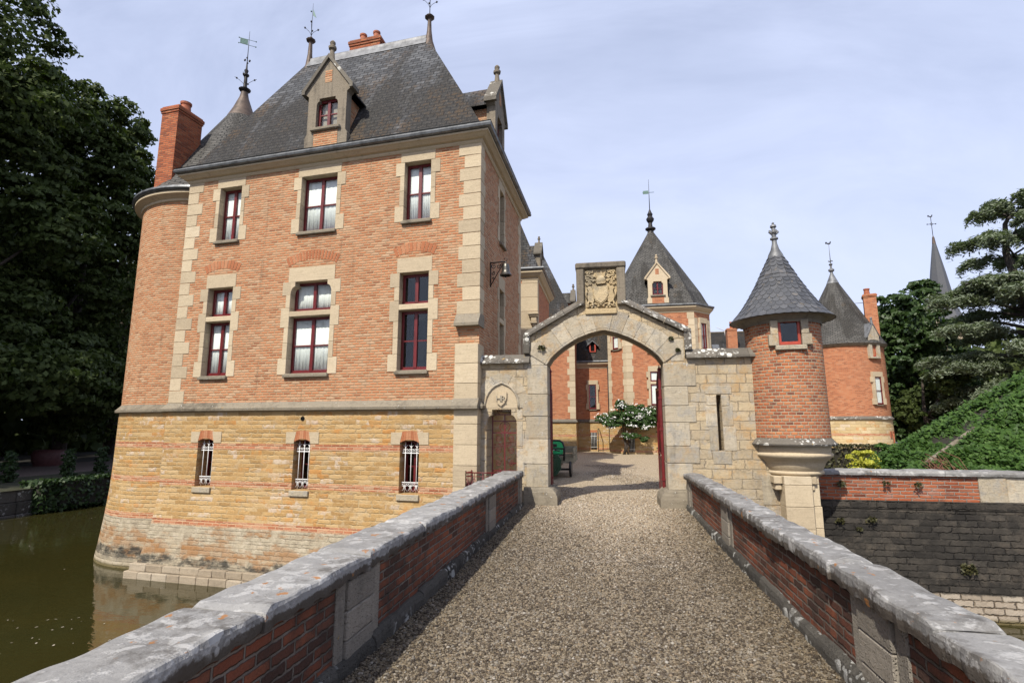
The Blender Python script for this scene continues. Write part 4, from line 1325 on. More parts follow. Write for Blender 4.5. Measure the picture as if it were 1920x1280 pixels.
# mantling scrolls
for sg in (-1, 1):
    for (dx, dz, r, tr_) in ((.28, 5.17, .062, 1.4), (.20, 5.20, .045, 1.2), (.29, 5.02, .055, 1.3), (.19, 5.08, .045, 1.2), (.24, 4.93, .045, 1.3), (.30, 4.90, .038, 1.2), (.17, 4.99, .035, 1.1), (.27, 4.81, .03, 1.1)):
        relief_tube(spiral(pc[0] + sg * dx, dz, r, tr_, 0 if sg > 0 else PI, sg, 14), .016, GY - .035)
        cp.ball((pc[0] + sg * dx, GY - .03, dz), .018, 6)
    relief_tube([(pc[0] + sg * .08, 5.05), (pc[0] + sg * .18, 5.12), (pc[0] + sg * .25, 5.10), (pc[0] + sg * .32, 5.12)], .02)
    relief_tube([(pc[0] + sg * .10, 4.98), (pc[0] + sg * .2, 5.02), (pc[0] + sg * .27, 4.98), (pc[0] + sg * .33, 5.0)], .018)
    # supporter beast: body, head, legs, tail
    B = lambda x, z: (pc[0] + sg * x, z)
    body = [B(.15, 4.50), B(.20, 4.46), B(.28, 4.50), B(.30, 4.62), B(.27, 4.74), B(.30, 4.80), B(.27, 4.86), B(.21, 4.84), B(.19, 4.76), B(.17, 4.64)]
    cp.prism(body, GY - .085, GY - .005)
    for leg in ([(.20, 4.72), (.15, 4.74), (.11, 4.79)], [(.20, 4.66), (.15, 4.64), (.12, 4.68)], [(.26, 4.52), (.30, 4.44), (.25, 4.38)], [(.19, 4.52), (.19, 4.42), (.15, 4.38)], [(.30, 4.56), (.335, 4.66), (.32, 4.76)]):
        relief_tube([B(*p) for p in leg], .024, GY - .06)
    # ribbon with rosettes
    relief_tube([B(0, 4.40), B(.08, 4.44), B(.16, 4.45), B(.25, 4.41), B(.33, 4.36)], .02, GY - .05)
    for q in (.06, .13, .20, .28):
        cp.ball((pc[0] + sg * q, GY - .05, 4.37 + .02 * math.sin(q * 30)), .028, 7)
cp.build('carved_crest', M['panel'], gate)

# pointed side door: hood, tympanum, shield with monogram -----------------
dx = -2.39
hood = [(-2.79, 2.10)] + [(dx - .40 * math.cos(R(a)) ** 1.1, 2.10 + .56 * math.sin(R(a)) ** .9) for a in (12, 25, 38, 52, 66, 78)] + [(dx, 2.68)] + [(dx + .40 * math.cos(R(a)) ** 1.1, 2.10 + .56 * math.sin(R(a)) ** .9) for a in (78, 66, 52, 38, 25, 12)] + [(-1.99, 2.10)]
m = MB()
arch_ring(m, hood, 5, .24, GY - .022, GY + .2, sub=4)
m.build('door_arch', M['gate'], gate)
m = MB()
m.tube([(p[0], GY - .022, p[1]) for p in hood], .026, 8)
m.build('door_hood', M['gate'], gate)
m = MB()
m.prism(hood[::-1] , GY - .006, GY + .03)
m.build('tympanum', M['cream'], gate)
m = MB()
shd = [(-2.525, 2.425), (-2.48, 2.435), (-2.40, 2.42), (-2.32, 2.45), (-2.265, 2.465), (-2.268, 2.33), (-2.31, 2.22), (-2.395, 2.145), (-2.48, 2.20), (-2.52, 2.30)]
m.prism(shd, GY - .05, GY - .004)
shield = m.build('shield', M['cream'], gate)
def letter(ch, size, x, y, z, mat, parent, name='monogram', ext=.012):
    cu = bpy.data.curves.new('txt', 'FONT'); cu.body = ch; cu.size = size; cu.extrude = ext; cu.align_x = 'CENTER'
    cu.resolution_u = 3
    to = bpy.data.objects.new('txt', cu); COL.objects.link(to)
    bpy.context.view_layer.update()
    me = bpy.data.meshes.new_from_object(to.evaluated_get(bpy.context.evaluated_depsgraph_get()))
    bpy.data.objects.remove(to)
    me.transform(Matrix.Rotation(PI / 2, 4, 'X'))
    me.materials.clear(); me.materials.append(mat)
    return link(name, me, parent, (x, y, z))
letter('H', .19, -2.452, GY - .060, 2.255, M['gate'], shield, ext=.018)
letter('R', .19, -2.345, GY - .062, 2.255, M['gate'], shield, ext=.018)

# wrought iron wicket in the side door
def iron_gate(x0, x1, z0, z1, y, parent, name):
    m = MB()
    for x in (x0, x1, (x0 + x1) / 2 - .0):
        m.box(x - .014, x + .014, y - .012, y + .012, z0, z1)
    for z in (z0 + .1, z0 + .62, z1 - .42, z1 - .15, z1):
        m.box(x0, x1, y - .010, y + .010, z - .012, z + .012)
    for i, cz in enumerate(np.linspace(z0 + .24, z1 - .56, 5)):
        for sgn, xx in ((1, (x0 * 3 + x1) / 4), (-1, (x0 + x1 * 3) / 4)):
            m.tube([(p, y, q) for p, q in spiral(xx, cz, .072, 1.6, PI / 2, sgn)], .007, 5)
            m.tube([(xx + sgn * .06, y, cz), (xx + sgn * .085, y, cz + .1), (xx, y, cz + .16)], .006, 5)
    m.tube([(p, y, q) for p, q in arc((x0 + x1) / 2, z1 - .285, .12, 0, 360, 20)], .009, 6)
    m.tube([(p, y, q) for p, q in spiral((x0 + x1) / 2, z1 - .285, .085, 1.5, 0, 1)], .007, 5)
    for sgn in (-1, 1):
        m.tube([(p, y, q) for p, q in spiral((x0 + x1) / 2 + sgn * .12, z1 + .09, .075, 1.3, -PI / 2, sgn)], .008, 5)
    m.box(x1 - .16, x1 - .02, y - .02, y + .02, z0 + .78, z0 + .80)
    return m.build(name, M['red'], parent)
iron_gate(-2.66, -2.08, .06, 1.96, GY + .30, gate, 'wicket_gate')

# two open leaves of the main gate, folded back along the drive
def gate_leaf(x, sgn, turn):
    m = MB(Frame((x, GY + GT - .12, 0), R(turn)))
    x = 0
    ya, yb, zt = 0, 1.10, 2.62
    m.box(x - .03, x + .03, ya, ya + .06, .10, 2.95, .006)
    m.box(x - .025, x + .025, yb - .05, yb, .12, zt, .006)
    for z in (.14, .95, 1.05, zt - .1):
        m.box(x - .018, x + .018, ya + .06, yb - .05, z, z + .05)
    m.box(x - .012, x + .012, ya + .06, yb - .05, .19, .95)
    for i in range(9):
        y = ya + .12 + i * .10
        m.tube([(x, y, 1.08), (x, y, zt + .10 + .15 * math.sin(i * .4))], .011, 6)
        m.tube([(x, y, zt + .10 + .15 * math.sin(i * .4)), (x, y, zt + .24 + .15 * math.sin(i * .4))], .018, 6, r1=.001)
    m.lathe([(.035, 2.95), (.045, 2.98), (.02, 3.02), (.002, 3.1)], (x, ya + .03), 8)
    for z in (.5, 1.6, 2.3):
        m.box(x - .05, x + .05, ya - .012, ya + .03, z, z + .05)
    return m.build('gate_leaf', M['red'], gate)
gate_leaf(gx0 + .02, 1, 4.5); gate_leaf(gx1 - .05, -1, -1)

# small plants rooted in the joints
def tuft(mb, c, r, n, down=.5, ls=.035):
    for _ in range(n):
        a, b = rng.uniform(0, 2 * PI), rng.uniform(-.6, .9)
        d = Vector((math.cos(a) * math.cos(b), -abs(math.sin(a)) * math.cos(b), math.sin(b) - down)) * r * rng.uniform(.3, 1)
        p = Vector(c) + d
        u = Vector((rng.uniform(-1, 1), rng.uniform(-1, 1), rng.uniform(-1, 1))).normalized() * ls
        w = u.cross(Vector((rng.uniform(-1, 1), rng.uniform(-1, 1), rng.uniform(-1, 1)))).normalized() * ls * .6
        mb.add([p - u, p + w, p + u, p - w], [(0, 1, 2, 3)])
tag(gate, None)
for (x, z, r) in ((-1.45, 3.5, .10), (1.42, 3.62, .05), (1.55, 3.36, .05)):
    m = MB(); tuft(m, (x, GY - .03, z), r, 70, .6)
    tag(m.build('wall_plant', M['hedge_leaf'], recalc=False), 'small dry tuft growing from a joint of the gateway, ' + ('left end of the arch' if x < 0 else ('under the right coping' if z > 3.5 else 'just above the right arch springing')), 'plant', 'tufts growing in the gateway joints')

# red iron balustrade in front of the side door
bal = thing('iron_balustrade', 'low dark red iron balustrade on the landing of the small side door', 'railing', (-2.6, 11.45, 0))
m = MB()
def rail(p, q, n):
    for z in (.12, .70):
        m.tube([(*p, z), (*q, z)], .014, 5)
    m.tube([(*p, .62), (*q, .62)], .008, 5)
    for i in range(n + 1):
        t = i / n
        x, y = p[0] + (q[0] - p[0]) * t, p[1] + (q[1] - p[1]) * t
        m.tube([(x, y, .0 if i in (0, n) else .12), (x, y, .74 if i in (0, n) else .70)], .013 if i in (0, n) else .008, 5)
        if i < n:
            x2, y2 = p[0] + (q[0] - p[0]) * (i + 1) / n, p[1] + (q[1] - p[1]) * (i + 1) / n
            m.tube([(x, y, .15), (x2, y2, .60)], .007, 5); m.tube([(x, y, .60), (x2, y2, .15)], .007, 5)
rail((-3.06, 11.42), (-2.30, 11.42), 4); rail((-3.06, 11.42), (-3.0, 11.68), 4)
m.build('rails', M['red'], bal)
m = MB(); m.box(-3.12, -1.84, 11.38, 12.02, -.28, -.01, .02); m.build('landing', M['pier'], bal)

# ---------------------------------------------------------------- corbelled turret
XT, YT, RT = 3.78, 12.22, .745
tur = thing('corbelled_turret', 'small round brick turret with fish-scale slate cone, corbelled from the gateway wall', 'turret', (XT, YT, -2.1))
m = MB()
# brick drum with a window opening facing the bridge
wa = math.atan2(-1, -.10)
wh = .30
m.lathe([(RT + .01, 1.44), (RT, 3.30)], (XT, YT), 64, uref=RT, sharp=False)
m.lathe([(RT, 3.30), (RT - .004, 3.86)], (XT, YT), 56, a0=wa + wh, a1=wa - wh + 2 * PI, uref=RT)
m.build('drum', M['brick_turret'], tur, recalc=False)
FW = Frame((XT + math.cos(wa) * RT, YT + math.sin(wa) * RT, 0), wa + PI / 2)
m = MB(FW)
m.box(-.40, -.215, -.012, .30, 3.32, 3.545, .008); m.box(-.355, -.215, -.005, .30, 3.55, 3.84, .008)
m.box(.215, .40, -.012, .30, 3.32, 3.545, .008); m.box(.215, .355, -.005, .30, 3.55, 3.84, .008)
m.box(-.215, .215, .14, .30, 3.2, 3.33)
wn = casement(FW, -.205, .205, 3.325, 3.85, .045, 'window', tur, 1, 1, curtain=False, mat='red_orange', fw=.05)
m.build('jamb_stones', M['gate'], wn)
m = MB(FW); m.box(-.29, .29, -.055, .2, 3.22, 3.318, .015); m.build('sill', M['gate'], wn)
m = MB(FW); m.box(-.3, .3, .30, .32, 3.2, 3.86); m.build('backing', M['dark'], wn)
m = MB(); m.lathe([(RT + .02, 3.80), (RT + .03, 3.86), (RT + .10, 3.93), (RT + .20, 3.96), (RT + .20, 4.0), (RT, 4.01)], (XT, YT), 64); m.build('cornice', M['dormer'], tur)
# roof: solid cone under real overlapping scales
def cone_r(t):      # t 0 bottom .. 1 top
    return .93 + (.14 - .93) * t + .10 * (1 - t) ** 6 - .03 * math.sin(PI * t)
ZR0, ZR1 = 3.94, 5.44
m = MB(); m.lathe([(cone_r(i / 12) - .012, ZR0 + (ZR1 - ZR0) * i / 12 + .01) for i in range(13)], (XT, YT), 48, sharp=False)
m.lathe([(.2, ZR0 + .01), (cone_r(0) - .012, ZR0 + .01)], (XT, YT), 48)
rfm = m.build('roof', M['slate_big'], tur, recalc=False)
m = MB()
rows = 15
for r_ in range(rows):
    t0 = r_ / rows; t1 = min(1.0, (r_ + 1.75) / rows)
    ra, rb = cone_r(t0) + .008, cone_r(t1) + .002
    za, zb = ZR0 + (ZR1 - ZR0) * t0, ZR0 + (ZR1 - ZR0) * t1
    n = max(8, int(2 * PI * ra / (.145 if r_ > 1 else .16)))
    pointed = r_ < 1 or r_ in (9, 10)
    for i in range(n):
        a = 2 * PI * (i + .5 * (r_ % 2)) / n + rng.uniform(-.004, .004)
        ha = PI / n * .97
        tilt = rng.uniform(-.004, .007)
        prof = [(-1, 1.0), (-1, .42), (-.82, .20), (-.45, .05), (0, 0), (.45, .05), (.82, .20), (1, .42), (1, 1.0)] if not pointed else [(-1, 1.0), (-1, .06), (0, 0), (1, .06), (1, 1.0)]
        vs = []
        for (u, w) in prof:
            rr = ra + (rb - ra) * w + .010 * (1 - w) + tilt * (1 - w)
            zz_ = za + (zb - za) * w
            aa = a + ha * u * (1 if w < .9 else .94)
            vs.append((XT + rr * math.cos(aa), YT + rr * math.sin(aa), zz_))
        for (u, w) in prof:
            rr = ra + (rb - ra) * w + .010 * (1 - w) + tilt * (1 - w) - .008
            zz_ = za + (zb - za) * w
            aa = a + ha * u * (1 if w < .9 else .94)
            vs.append((XT + rr * math.cos(aa), YT + rr * math.sin(aa), zz_))
        k_ = len(prof)
        m.add(vs, [tuple(range(k_))] + [(j, j + 1, k_ + j + 1, k_ + j) for j in range(k_ - 1)])
m.build('roof_scales', M['slate_big'], rfm, recalc=False)
m = MB(); m.lathe([(.17, 5.38), (.15, 5.46), (.09, 5.58), (.055, 5.72), (.05, 5.80)], (XT, YT), 20, sharp=False)
m.lathe([(.05, 5.80), (.085, 5.82), (.085, 5.85), (.045, 5.87), (.05, 5.93), (.06, 5.95)], (XT, YT), 12)
for i in range(4):
    a = i * PI / 2 + .2
    m.tube([(XT, YT, 5.93), (XT + .05 * math.cos(a), YT + .05 * math.sin(a), 5.95), (XT + .10 * math.cos(a), YT + .10 * math.sin(a), 6.0)], .022, 6, r1=.03)
    m.ball((XT + .085 * math.cos(a), YT + .085 * math.sin(a), 6.01), .028, 6)
m.lathe([(.045, 5.98), (.04, 6.08), (.07, 6.11), (.06, 6.15), (.02, 6.17), (.03, 6.20), (.001, 6.23)], (XT, YT), 10)
m.build('finial', M['lead'], tur)
m = MB(); m.lathe([(RT - .05, 1.30), (RT + .10, 1.31), (RT + .11, 1.34), (RT + .02, 1.45), (RT - .02, 1.46)], (XT, YT), 64); m.build('weathering', M['lichen_stone'], tur)
m = MB()
m.lathe([(.40, .66), (.50, .70), (.56, .73), (.58, .76), (.57, .79), (.53, .80), (.56, .82), (.60, .92), (.61, .95), (.66, 1.01), (.73, 1.06), (.765, 1.10), (.77, 1.13), (.74, 1.16), (.72, 1.165), (.725, 1.18), (.74, 1.27), (.73, 1.31)], (XT, YT), 56, sharp=False)
m.build('corbel_rings', M['cream'], tur)
m = MB()
z = -2.4
while z < .70:
    h = min(.42, .712 - z)
    if h < .06: break
    m.box(3.42, 3.93, 11.62, 12.3, z + .003, z + h - .003, .007)
    m.box(3.50, 4.14 + (.0 if z < .0 else -.02), 11.80, 12.9, z + .0035, z + h - .0035, .007)
    z += h
for (xa, xb) in ((3.26, 3.415), (3.935, 4.06)):
    m.box(xa, xb, 11.72, 12.1, .55, .70, .012); m.box(xa + (.03 if xa < 3.5 else 0), xb - (.03 if xa > 3.5 else 0), 11.76, 12.1, .42, .546, .02)
m.build('pier', M['cream'], tur)
# ---------------------------------------------------------------- bridge, parapets, retaining wall
def cope_stone(mb, ya, yb, xin, xout, zb, zt, lip_in, sgn, seed):
    """one worn coping slab along Y: rounded upper edges, chipped outline."""
    r = random.Random(seed)
    n = max(6, int((yb - ya) / .05))
    prof = [(.01, 0), (.0, .25), (.0, .78), (.022, .95), (.055, 1.0), (.5, 1.03), (.95, 1.0), (.99, .87), (1.0, .3), (1.0, 0)]
    ph = [r.uniform(0, 6) for _ in range(6)]
    dz = r.uniform(-.010, .008)
    dx = r.uniform(-.010, .010)
    vs = []
    for i in range(n + 1):
        y = ya + (yb - ya) * i / n
        e_ = min(i, n - i) / n * (yb - ya)
        rnd = max(0, .022 - e_ * .5)
        ch_ = .004 * math.sin(y * 9 + ph[0]) + .003 * math.sin(y * 23 + ph[1]) + .003 * math.sin(y * 51 + ph[2])
        chip = -.022 * max(0, math.sin(y * 3.1 + ph[3]) - .78) / .22
        for j, (px, pz) in enumerate(prof):
            x = xin + (xout - xin) * px
            edge = 1 if j < 4 else (.8 if j > 6 else .25)
            x += sgn * 0 + (-(ch_ + chip) * (1 if xout < xin else -1) * edge if j < 5 else (ch_ * .7) * edge) + dx
            z = zb + (zt - zb) * pz + (dz if pz > .5 else 0)
            if pz > .85: z += .006 * math.sin(y * 7 + px * 5 + ph[4]) + .004 * math.sin(y * 19 + px * 9 + ph[5]) - rnd
            if pz < .3 and j < 3: z += .010 * math.sin(y * 31 + ph[2])
            vs.append((x, y + (.006 * math.sin(px * 9 + ph[0]) if i in (0, n) else 0), z))
    k_ = len(prof)
    fs = [(i * k_ + j, i * k_ + j + 1, (i + 1) * k_ + j + 1, (i + 1) * k_ + j) for i in range(n) for j in range(k_ - 1)]
    fs += [tuple(range(k_)), tuple(n * k_ + j for j in range(k_))]
    mb.add(vs, fs)

def parapet(name, label, xin, sgn, thick, ztop, joints, piers, lip):
    """sgn -1: wall lies to the left of its inner face."""
    y0, y1 = joints[0], joints[-1]
    p = thing(name, label, 'parapet', (xin + sgn * thick / 2, (y0 + y1) / 2, 0))
    xo = xin + sgn * thick
    zb = ztop - .12
    b = MB(); b.box(min(xin, xo), max(xin, xo), y0, y1 - .02, -.6, zb + .02); b.build('brick_wall', M['brick_old'], p)
    c = MB()
    for i, (a, q) in enumerate(zip(joints, joints[1:])):
        cope_stone(c, a + .006, q - .006, xin - sgn * lip, xo + sgn * .05, zb, ztop, lip, sgn, i * 13 + (5 if sgn > 0 else 91))
    c.build('coping', M['coping'], p)
    for (ya, yb) in piers:
        q = MB()
        z = -.02
        for h in (.22, .20, .22):
            ins = rng.uniform(0, .006)
            q.box(min(xin - sgn * .035, xin + sgn * .15), max(xin - sgn * .035, xin + sgn * .15), ya + ins, yb - ins, z + .003, min(z + h, zb - .01) - .003, .008)
            # flanking strip, half as deep
            z += h
        q.box(min(xin - sgn * .014, xin + sgn * .14), max(xin - sgn * .014, xin + sgn * .14), ya - .13, ya - .004, -.02, zb - .006, .008)
        q.box(min(xin - sgn * .014, xin + sgn * .14), max(xin - sgn * .014, xin + sgn * .14), yb + .004, yb + .13, -.02, zb - .006, .008)
        q.box(min(xo - sgn * .03, xo + sgn * .03), max(xo - sgn * .03, xo + sgn * .03), ya, yb, -.6, zb - .01, .008)
        q.build('pier', M['pier'], p)
    f = MB()
    y = y0
    while y < y1:
        l = rng.uniform(.5, .9)
        yy = min(y + l, y1)
        n = 8
        vs = []
        hh = rng.uniform(.085, .115); ww = rng.uniform(.05, .075)
        for i in range(n + 1):
            t = y + .004 + (yy - y - .008) * i / n
            w_ = ww + .008 * math.sin(t * 17) + .005 * math.sin(t * 41)
            h_ = hh + .006 * math.sin(t * 13)
            for (px, pz) in ((1.0, -.3), (1.0, .45), (.8, .8), (.35, 1.0), (-.4, 1.02)):
                vs.append((xin - sgn * w_ * px, t, h_ * pz))
        f.add(vs, [(i * 5 + j, i * 5 + j + 1, i * 5 + j + 6, i * 5 + j + 5) for i in range(n) for j in range(4)] + [(0, 1, 2, 3, 4), tuple(n * 5 + j for j in range(5))])
        y = yy
    f.build('footing', M['foot'], p)
    return p

parapet('bridge_parapet', 'weathered brick parapet with grey coping along the left side of the bridge', -1.885, -1, .36, .735,
        [-2.5, -1.1, .4, 1.62, 2.74, 4.02, 5.3, 6.35, 7.5, 8.62, 9.6, 10.6, 11.62], [(-.7, -.25), (3.74, 4.19), (8.36, 8.82), (11.34, 11.6)], .055)
parapet('bridge_parapet', 'weathered brick parapet with grey coping along the right side of the bridge', 1.605, 1, .20, .735,
        [-2.5, -1.0, .5, 1.75, 3.1, 4.36, 5.45, 6.6, 7.8, 8.9, 10.1, 11.80], [(-.6, -.15), (3.62, 4.06), (7.92, 8.36), (11.45, 11.78)], .07)

# masonry of the bridge itself
m = MB(); m.box(-2.25, 1.95, -2.4, 11.98, -2.6, -.62); tag(m.build('bridge_deck', M['moat_wall']), kind='structure')
m = MB(); m.box(-6, 6, -9, -2.4, -2.6, -.03); tag(m.build('near_bank', M['grass']), kind='structure')

# gravel on the bridge and in the court (gently uneven sheet)
def sheet_z(x, y):
    return .018 * math.sin(x * 1.7 + y * .35) + .012 * math.sin(y * 1.1 + 1.3 * x) - .006
def grid_ground(name, x0, x1, y0, y1, step, mat, zf, kind='structure'):
    nx, ny = int((x1 - x0) / step) + 1, int((y1 - y0) / step) + 1
    xs, ys = np.linspace(x0, x1, nx), np.linspace(y0, y1, ny)
    X, Y = np.meshgrid(xs, ys)
    V = np.stack([X.ravel(), Y.ravel(), np.vectorize(zf)(X, Y).ravel()], 1)
    i = np.arange((nx - 1) * (ny - 1)); r_, c_ = i // (nx - 1), i % (nx - 1)
    a = r_ * nx + c_
    return tag(raw_mesh(name, V, np.stack([a, a + 1, a + nx + 1, a + nx], 1), mat, smooth=True), kind=kind)
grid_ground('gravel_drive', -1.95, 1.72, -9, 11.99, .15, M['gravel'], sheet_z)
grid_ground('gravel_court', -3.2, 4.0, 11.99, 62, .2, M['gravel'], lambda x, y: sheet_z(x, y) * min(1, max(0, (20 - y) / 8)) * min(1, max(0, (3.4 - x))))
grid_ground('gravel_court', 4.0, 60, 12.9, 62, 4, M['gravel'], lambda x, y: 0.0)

# loose stones of the drive
def gravel_stones(n, x0, x1, y0, y1, smin, smax):
    t = (1 + 5 ** .5) / 2
    iv = np.array([(-1, t, 0), (1, t, 0), (-1, -t, 0), (1, -t, 0), (0, -1, t), (0, 1, t), (0, -1, -t), (0, 1, -t), (t, 0, -1), (t, 0, 1), (-t, 0, -1), (-t, 0, 1)]) / math.sqrt(1 + t * t)
    jf = np.array([(0, 11, 5), (0, 5, 1), (0, 1, 7), (0, 7, 10), (0, 10, 11), (1, 5, 9), (5, 11, 4), (11, 10, 2), (10, 7, 6), (7, 1, 8), (3, 9, 4), (3, 4, 2), (3, 2, 6), (3, 6, 8), (3, 8, 9), (4, 9, 5), (2, 4, 11), (6, 2, 10), (8, 6, 7), (9, 8, 1)])
    x = nrg.uniform(x0, x1, n); y = y0 + (y1 - y0) * nrg.uniform(0, 1, n) ** 1.25
    s = smin + (smax - smin) * nrg.uniform(0, 1, n) ** 2.6
    z = .018 * np.sin(x * 1.7 + y * .35) + .012 * np.sin(y * 1.1 + 1.3 * x) - .006 + s * nrg.uniform(.05, .55, n)
    P = iv[None] * (1 + nrg.uniform(-.22, .22, (n, 12, 1)))
    sc = np.stack([s * nrg.uniform(.8, 1.35, n), s * nrg.uniform(.65, 1.0, n), s * nrg.uniform(.42, .72, n)], 1)
    P = P * sc[:, None]
    tx = nrg.uniform(-.5, .5, n); a = nrg.uniform(0, 2 * PI, n)
    c, si = np.cos(tx)[:, None], np.sin(tx)[:, None]
    P = np.stack([P[..., 0], P[..., 1] * c - P[..., 2] * si, P[..., 1] * si + P[..., 2] * c], 2)
    c, si = np.cos(a)[:, None], np.sin(a)[:, None]
    P = np.stack([P[..., 0] * c - P[..., 1] * si, P[..., 0] * si + P[..., 1] * c, P[..., 2]], 2)
    P += np.stack([x, y, z], 1)[:, None]
    F = jf[None] + (np.arange(n) * 12)[:, None, None]
    return P.reshape(-1, 3), F.reshape(-1, 3)
v1, fa = gravel_stones(64000, -1.84, 1.60, 2.5, 7.6, .006, .0165)
v2, fb = gravel_stones(26000, -1.84, 1.60, 7.0, 12.2, .009, .019)
v3, fc = gravel_stones(24000, -1.9, 2.2, 12.0, 24, .011, .021)
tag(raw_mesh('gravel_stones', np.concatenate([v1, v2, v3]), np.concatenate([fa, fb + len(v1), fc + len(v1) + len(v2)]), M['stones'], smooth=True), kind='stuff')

# retaining wall of the court at the right
rw = thing('moat_retaining_wall', 'blackened stone moat wall topped with red brick and grey coping, right of the turret', 'retaining wall', (18, 12.8, -2.1))
WY = 12.72
m = MB()
vs = [(x, y, z) for x in (4.0, 60) for (y, z) in ((WY - .30, -2.6), (WY - .16, -1.7), (WY - .02, .14), (WY + .5, .14), (WY + .5, -2.6))]
m.add(vs, [(0, 1, 2, 3, 4), (5, 6, 7, 8, 9), (0, 1, 6, 5), (1, 2, 7, 6), (2, 3, 8, 7)])
m.build('stone_base', M['moat_wall'], rw)
m = MB()
x = 4.08
while x < 30:
    w = rng.uniform(.9, 1.6)
    m.box(x + .004, x + w - .004, WY - .05, WY + .4, -.02, .155 + rng.uniform(-.004, .004), .012); x += w
m.build('dark_course', M['moat_wall'], rw)
m = MB(); m.box(4.05, 7.52, WY, WY + .36, .15, .68); m.box(8.4, 60, WY, WY + .36, .15, .68); m.build('brick_band', M['brick_lime'], rw)
m = MB(); m.box(7.45, 7.95, WY - .03, WY + .38, .155, .675, .01); m.box(7.955, 8.45, WY - .02, WY + .38, .155, .675, .01)
m.build('pier', M['gate'], rw)
m = MB()
x = 4.02
i = 0
while x < 26:
    w = rng.uniform(1.0, 1.7)
    n = 14
    vs = []
    for j in range(n + 1):
        xx = x + .004 + (w - .008) * j / n
        dz = .008 * math.sin(xx * 5) + .006 * math.sin(xx * 13)
        vs += [(xx, WY - .07 + dz, .67), (xx, WY - .075, .72 + dz * .6), (xx, WY - .05, .765 + dz), (xx, WY + .38, .775 + dz), (xx, WY + .43, .67)]
    m.add(vs, [(j * 5 + q, j * 5 + q + 1, j * 5 + q + 6, j * 5 + q + 5) for j in range(n) for q in range(4)] + [(0, 1, 2, 3, 4), tuple(n * 5 + q for q in range(5))])
    x += w
m.build('coping', M['coping'], rw)
# weeds in the wall
for i, (x, z, r_, nn) in enumerate(((7.0, -1.1, .17, 260), (4.75, -.25, .10, 60), (5.1, -.42, .07, 30), (4.85, .50, .10, 70), (5.7, .52, .08, 40), (6.3, .50, .09, 45), (5.35, -.22, .11, 60))):
    m = MB(); tuft(m, (x, WY - .08, z), r_, nn, .25, .03)
    where = ['largest, low on the black stone', 'high at the left end of the black stone', 'lowest of the small ones at the left end', 'leftmost on the red brick band', 'in the middle of the red brick band', 'rightmost on the red brick band', 'rightmost of the small ones on the black stone'][i]
    tag(m.build('wall_weed', M['hedge_leaf'], recalc=False), 'green weed rooted in the moat wall, ' + where, 'plant', 'weeds rooted in the moat wall')

# water and far banks
m = MB(); m.add([(-90, -60, -2.1), (90, -60, -2.1), (90, 90, -2.1), (-90, 90, -2.1)], [(0, 1, 2, 3)]); tag(m.build('moat_water', M['water']), kind='structure')
V, F = [], []
for i in range(150):
    t = rng.random()
    x, y = (rng.uniform(-22, -3), rng.uniform(3, 24)) if i < 110 else (rng.gauss(-10.6, .7), rng.gauss(8.6, .8))
    s_ = rng.uniform(.012, .034); a = rng.uniform(0, 3); b_ = rng.uniform(.4, 1)
    k_ = len(V)
    for q in range(6):
        V.append((x + s_ * math.cos(q * PI / 3) * math.cos(a) - s_ * b_ * .6 * math.sin(q * PI / 3) * math.sin(a), y + s_ * math.cos(q * PI / 3) * math.sin(a) + s_ * b_ * .6 * math.sin(q * PI / 3) * math.cos(a), -2.094))
    F.append([k_ + q for q in range(6)])
tag(raw_mesh('floating_petals', V, F, plain('pale_floating_petals', (.34, .31, .25), .8)), kind='stuff')
m = MB()
m.add([(-24.8, -60, -1.0), (-24.8, 90, -1.0), (-31, 90, -1.0), (-31, -60, -1.0)], [(0, 1, 2, 3)])
tag(m.build('left_bank', M['grass']), kind='structure')
m = MB(); m.add([(-31, -60, -1.0), (-31, 90, -1.0), (-39, 90, -.98), (-39, -60, -.98)], [(0, 1, 2, 3)]); tag(m.build('bank_path', M['path']), kind='structure')
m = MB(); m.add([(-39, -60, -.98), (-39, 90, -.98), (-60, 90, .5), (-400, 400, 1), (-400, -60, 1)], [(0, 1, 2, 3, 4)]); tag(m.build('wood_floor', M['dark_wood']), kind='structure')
m = MB(); m.add([(-60, 90, -.5), (60, 62, -.01), (400, 62, 0), (400, 600, 0), (-400, 600, 0), (-400, 400, 0)], [(0, 1, 2, 3, 4, 5)]); tag(m.build('far_ground', M['grass']), kind='structure')
m = MB(); m.box(-9.5, -3.2, 17.3, 62, -2.6, -.02); m.box(-3.2, 4.0, 12.7, 62, -2.6, -.12) ; tag(m.build('court_terrace', M['moat_wall']), kind='structure')
m = MB(); m.add([(60, 12.6, -.01), (400, 12.6, -.01), (400, 62, -.01), (60, 62, -.01)], [(0, 1, 2, 3)]); tag(m.build('side_lawn', M['grass']), kind='structure')
bw = thing('bank_wall', 'old grey stone revetment of the moat bank at the far left edge', 'bank wall', (-25, 5, -2.1))
m = MB()
y = -40
while y < 19.7:
    l = rng.uniform(.6, 1.1)
    for j in range(3):
        z0 = -2.5 + j * .5
        m.box(-25.4, -24.75 - .06 * j + rng.uniform(-.03, .03), y + .01, y + l - .01, z0, z0 + .49, .03)
    y += l
m.build('stones', M['foot'], bw)
# ---------------------------------------------------------------- buildings round the court
def poly_walls(mb, pts, z0, z1):
    n = len(pts)
    for i in range(n):
        a, b = pts[i], pts[(i + 1) % n]
        mb.add([(*a, z0), (*b, z0), (*b, z1), (*a, z1)], [(0, 1, 2, 3)])

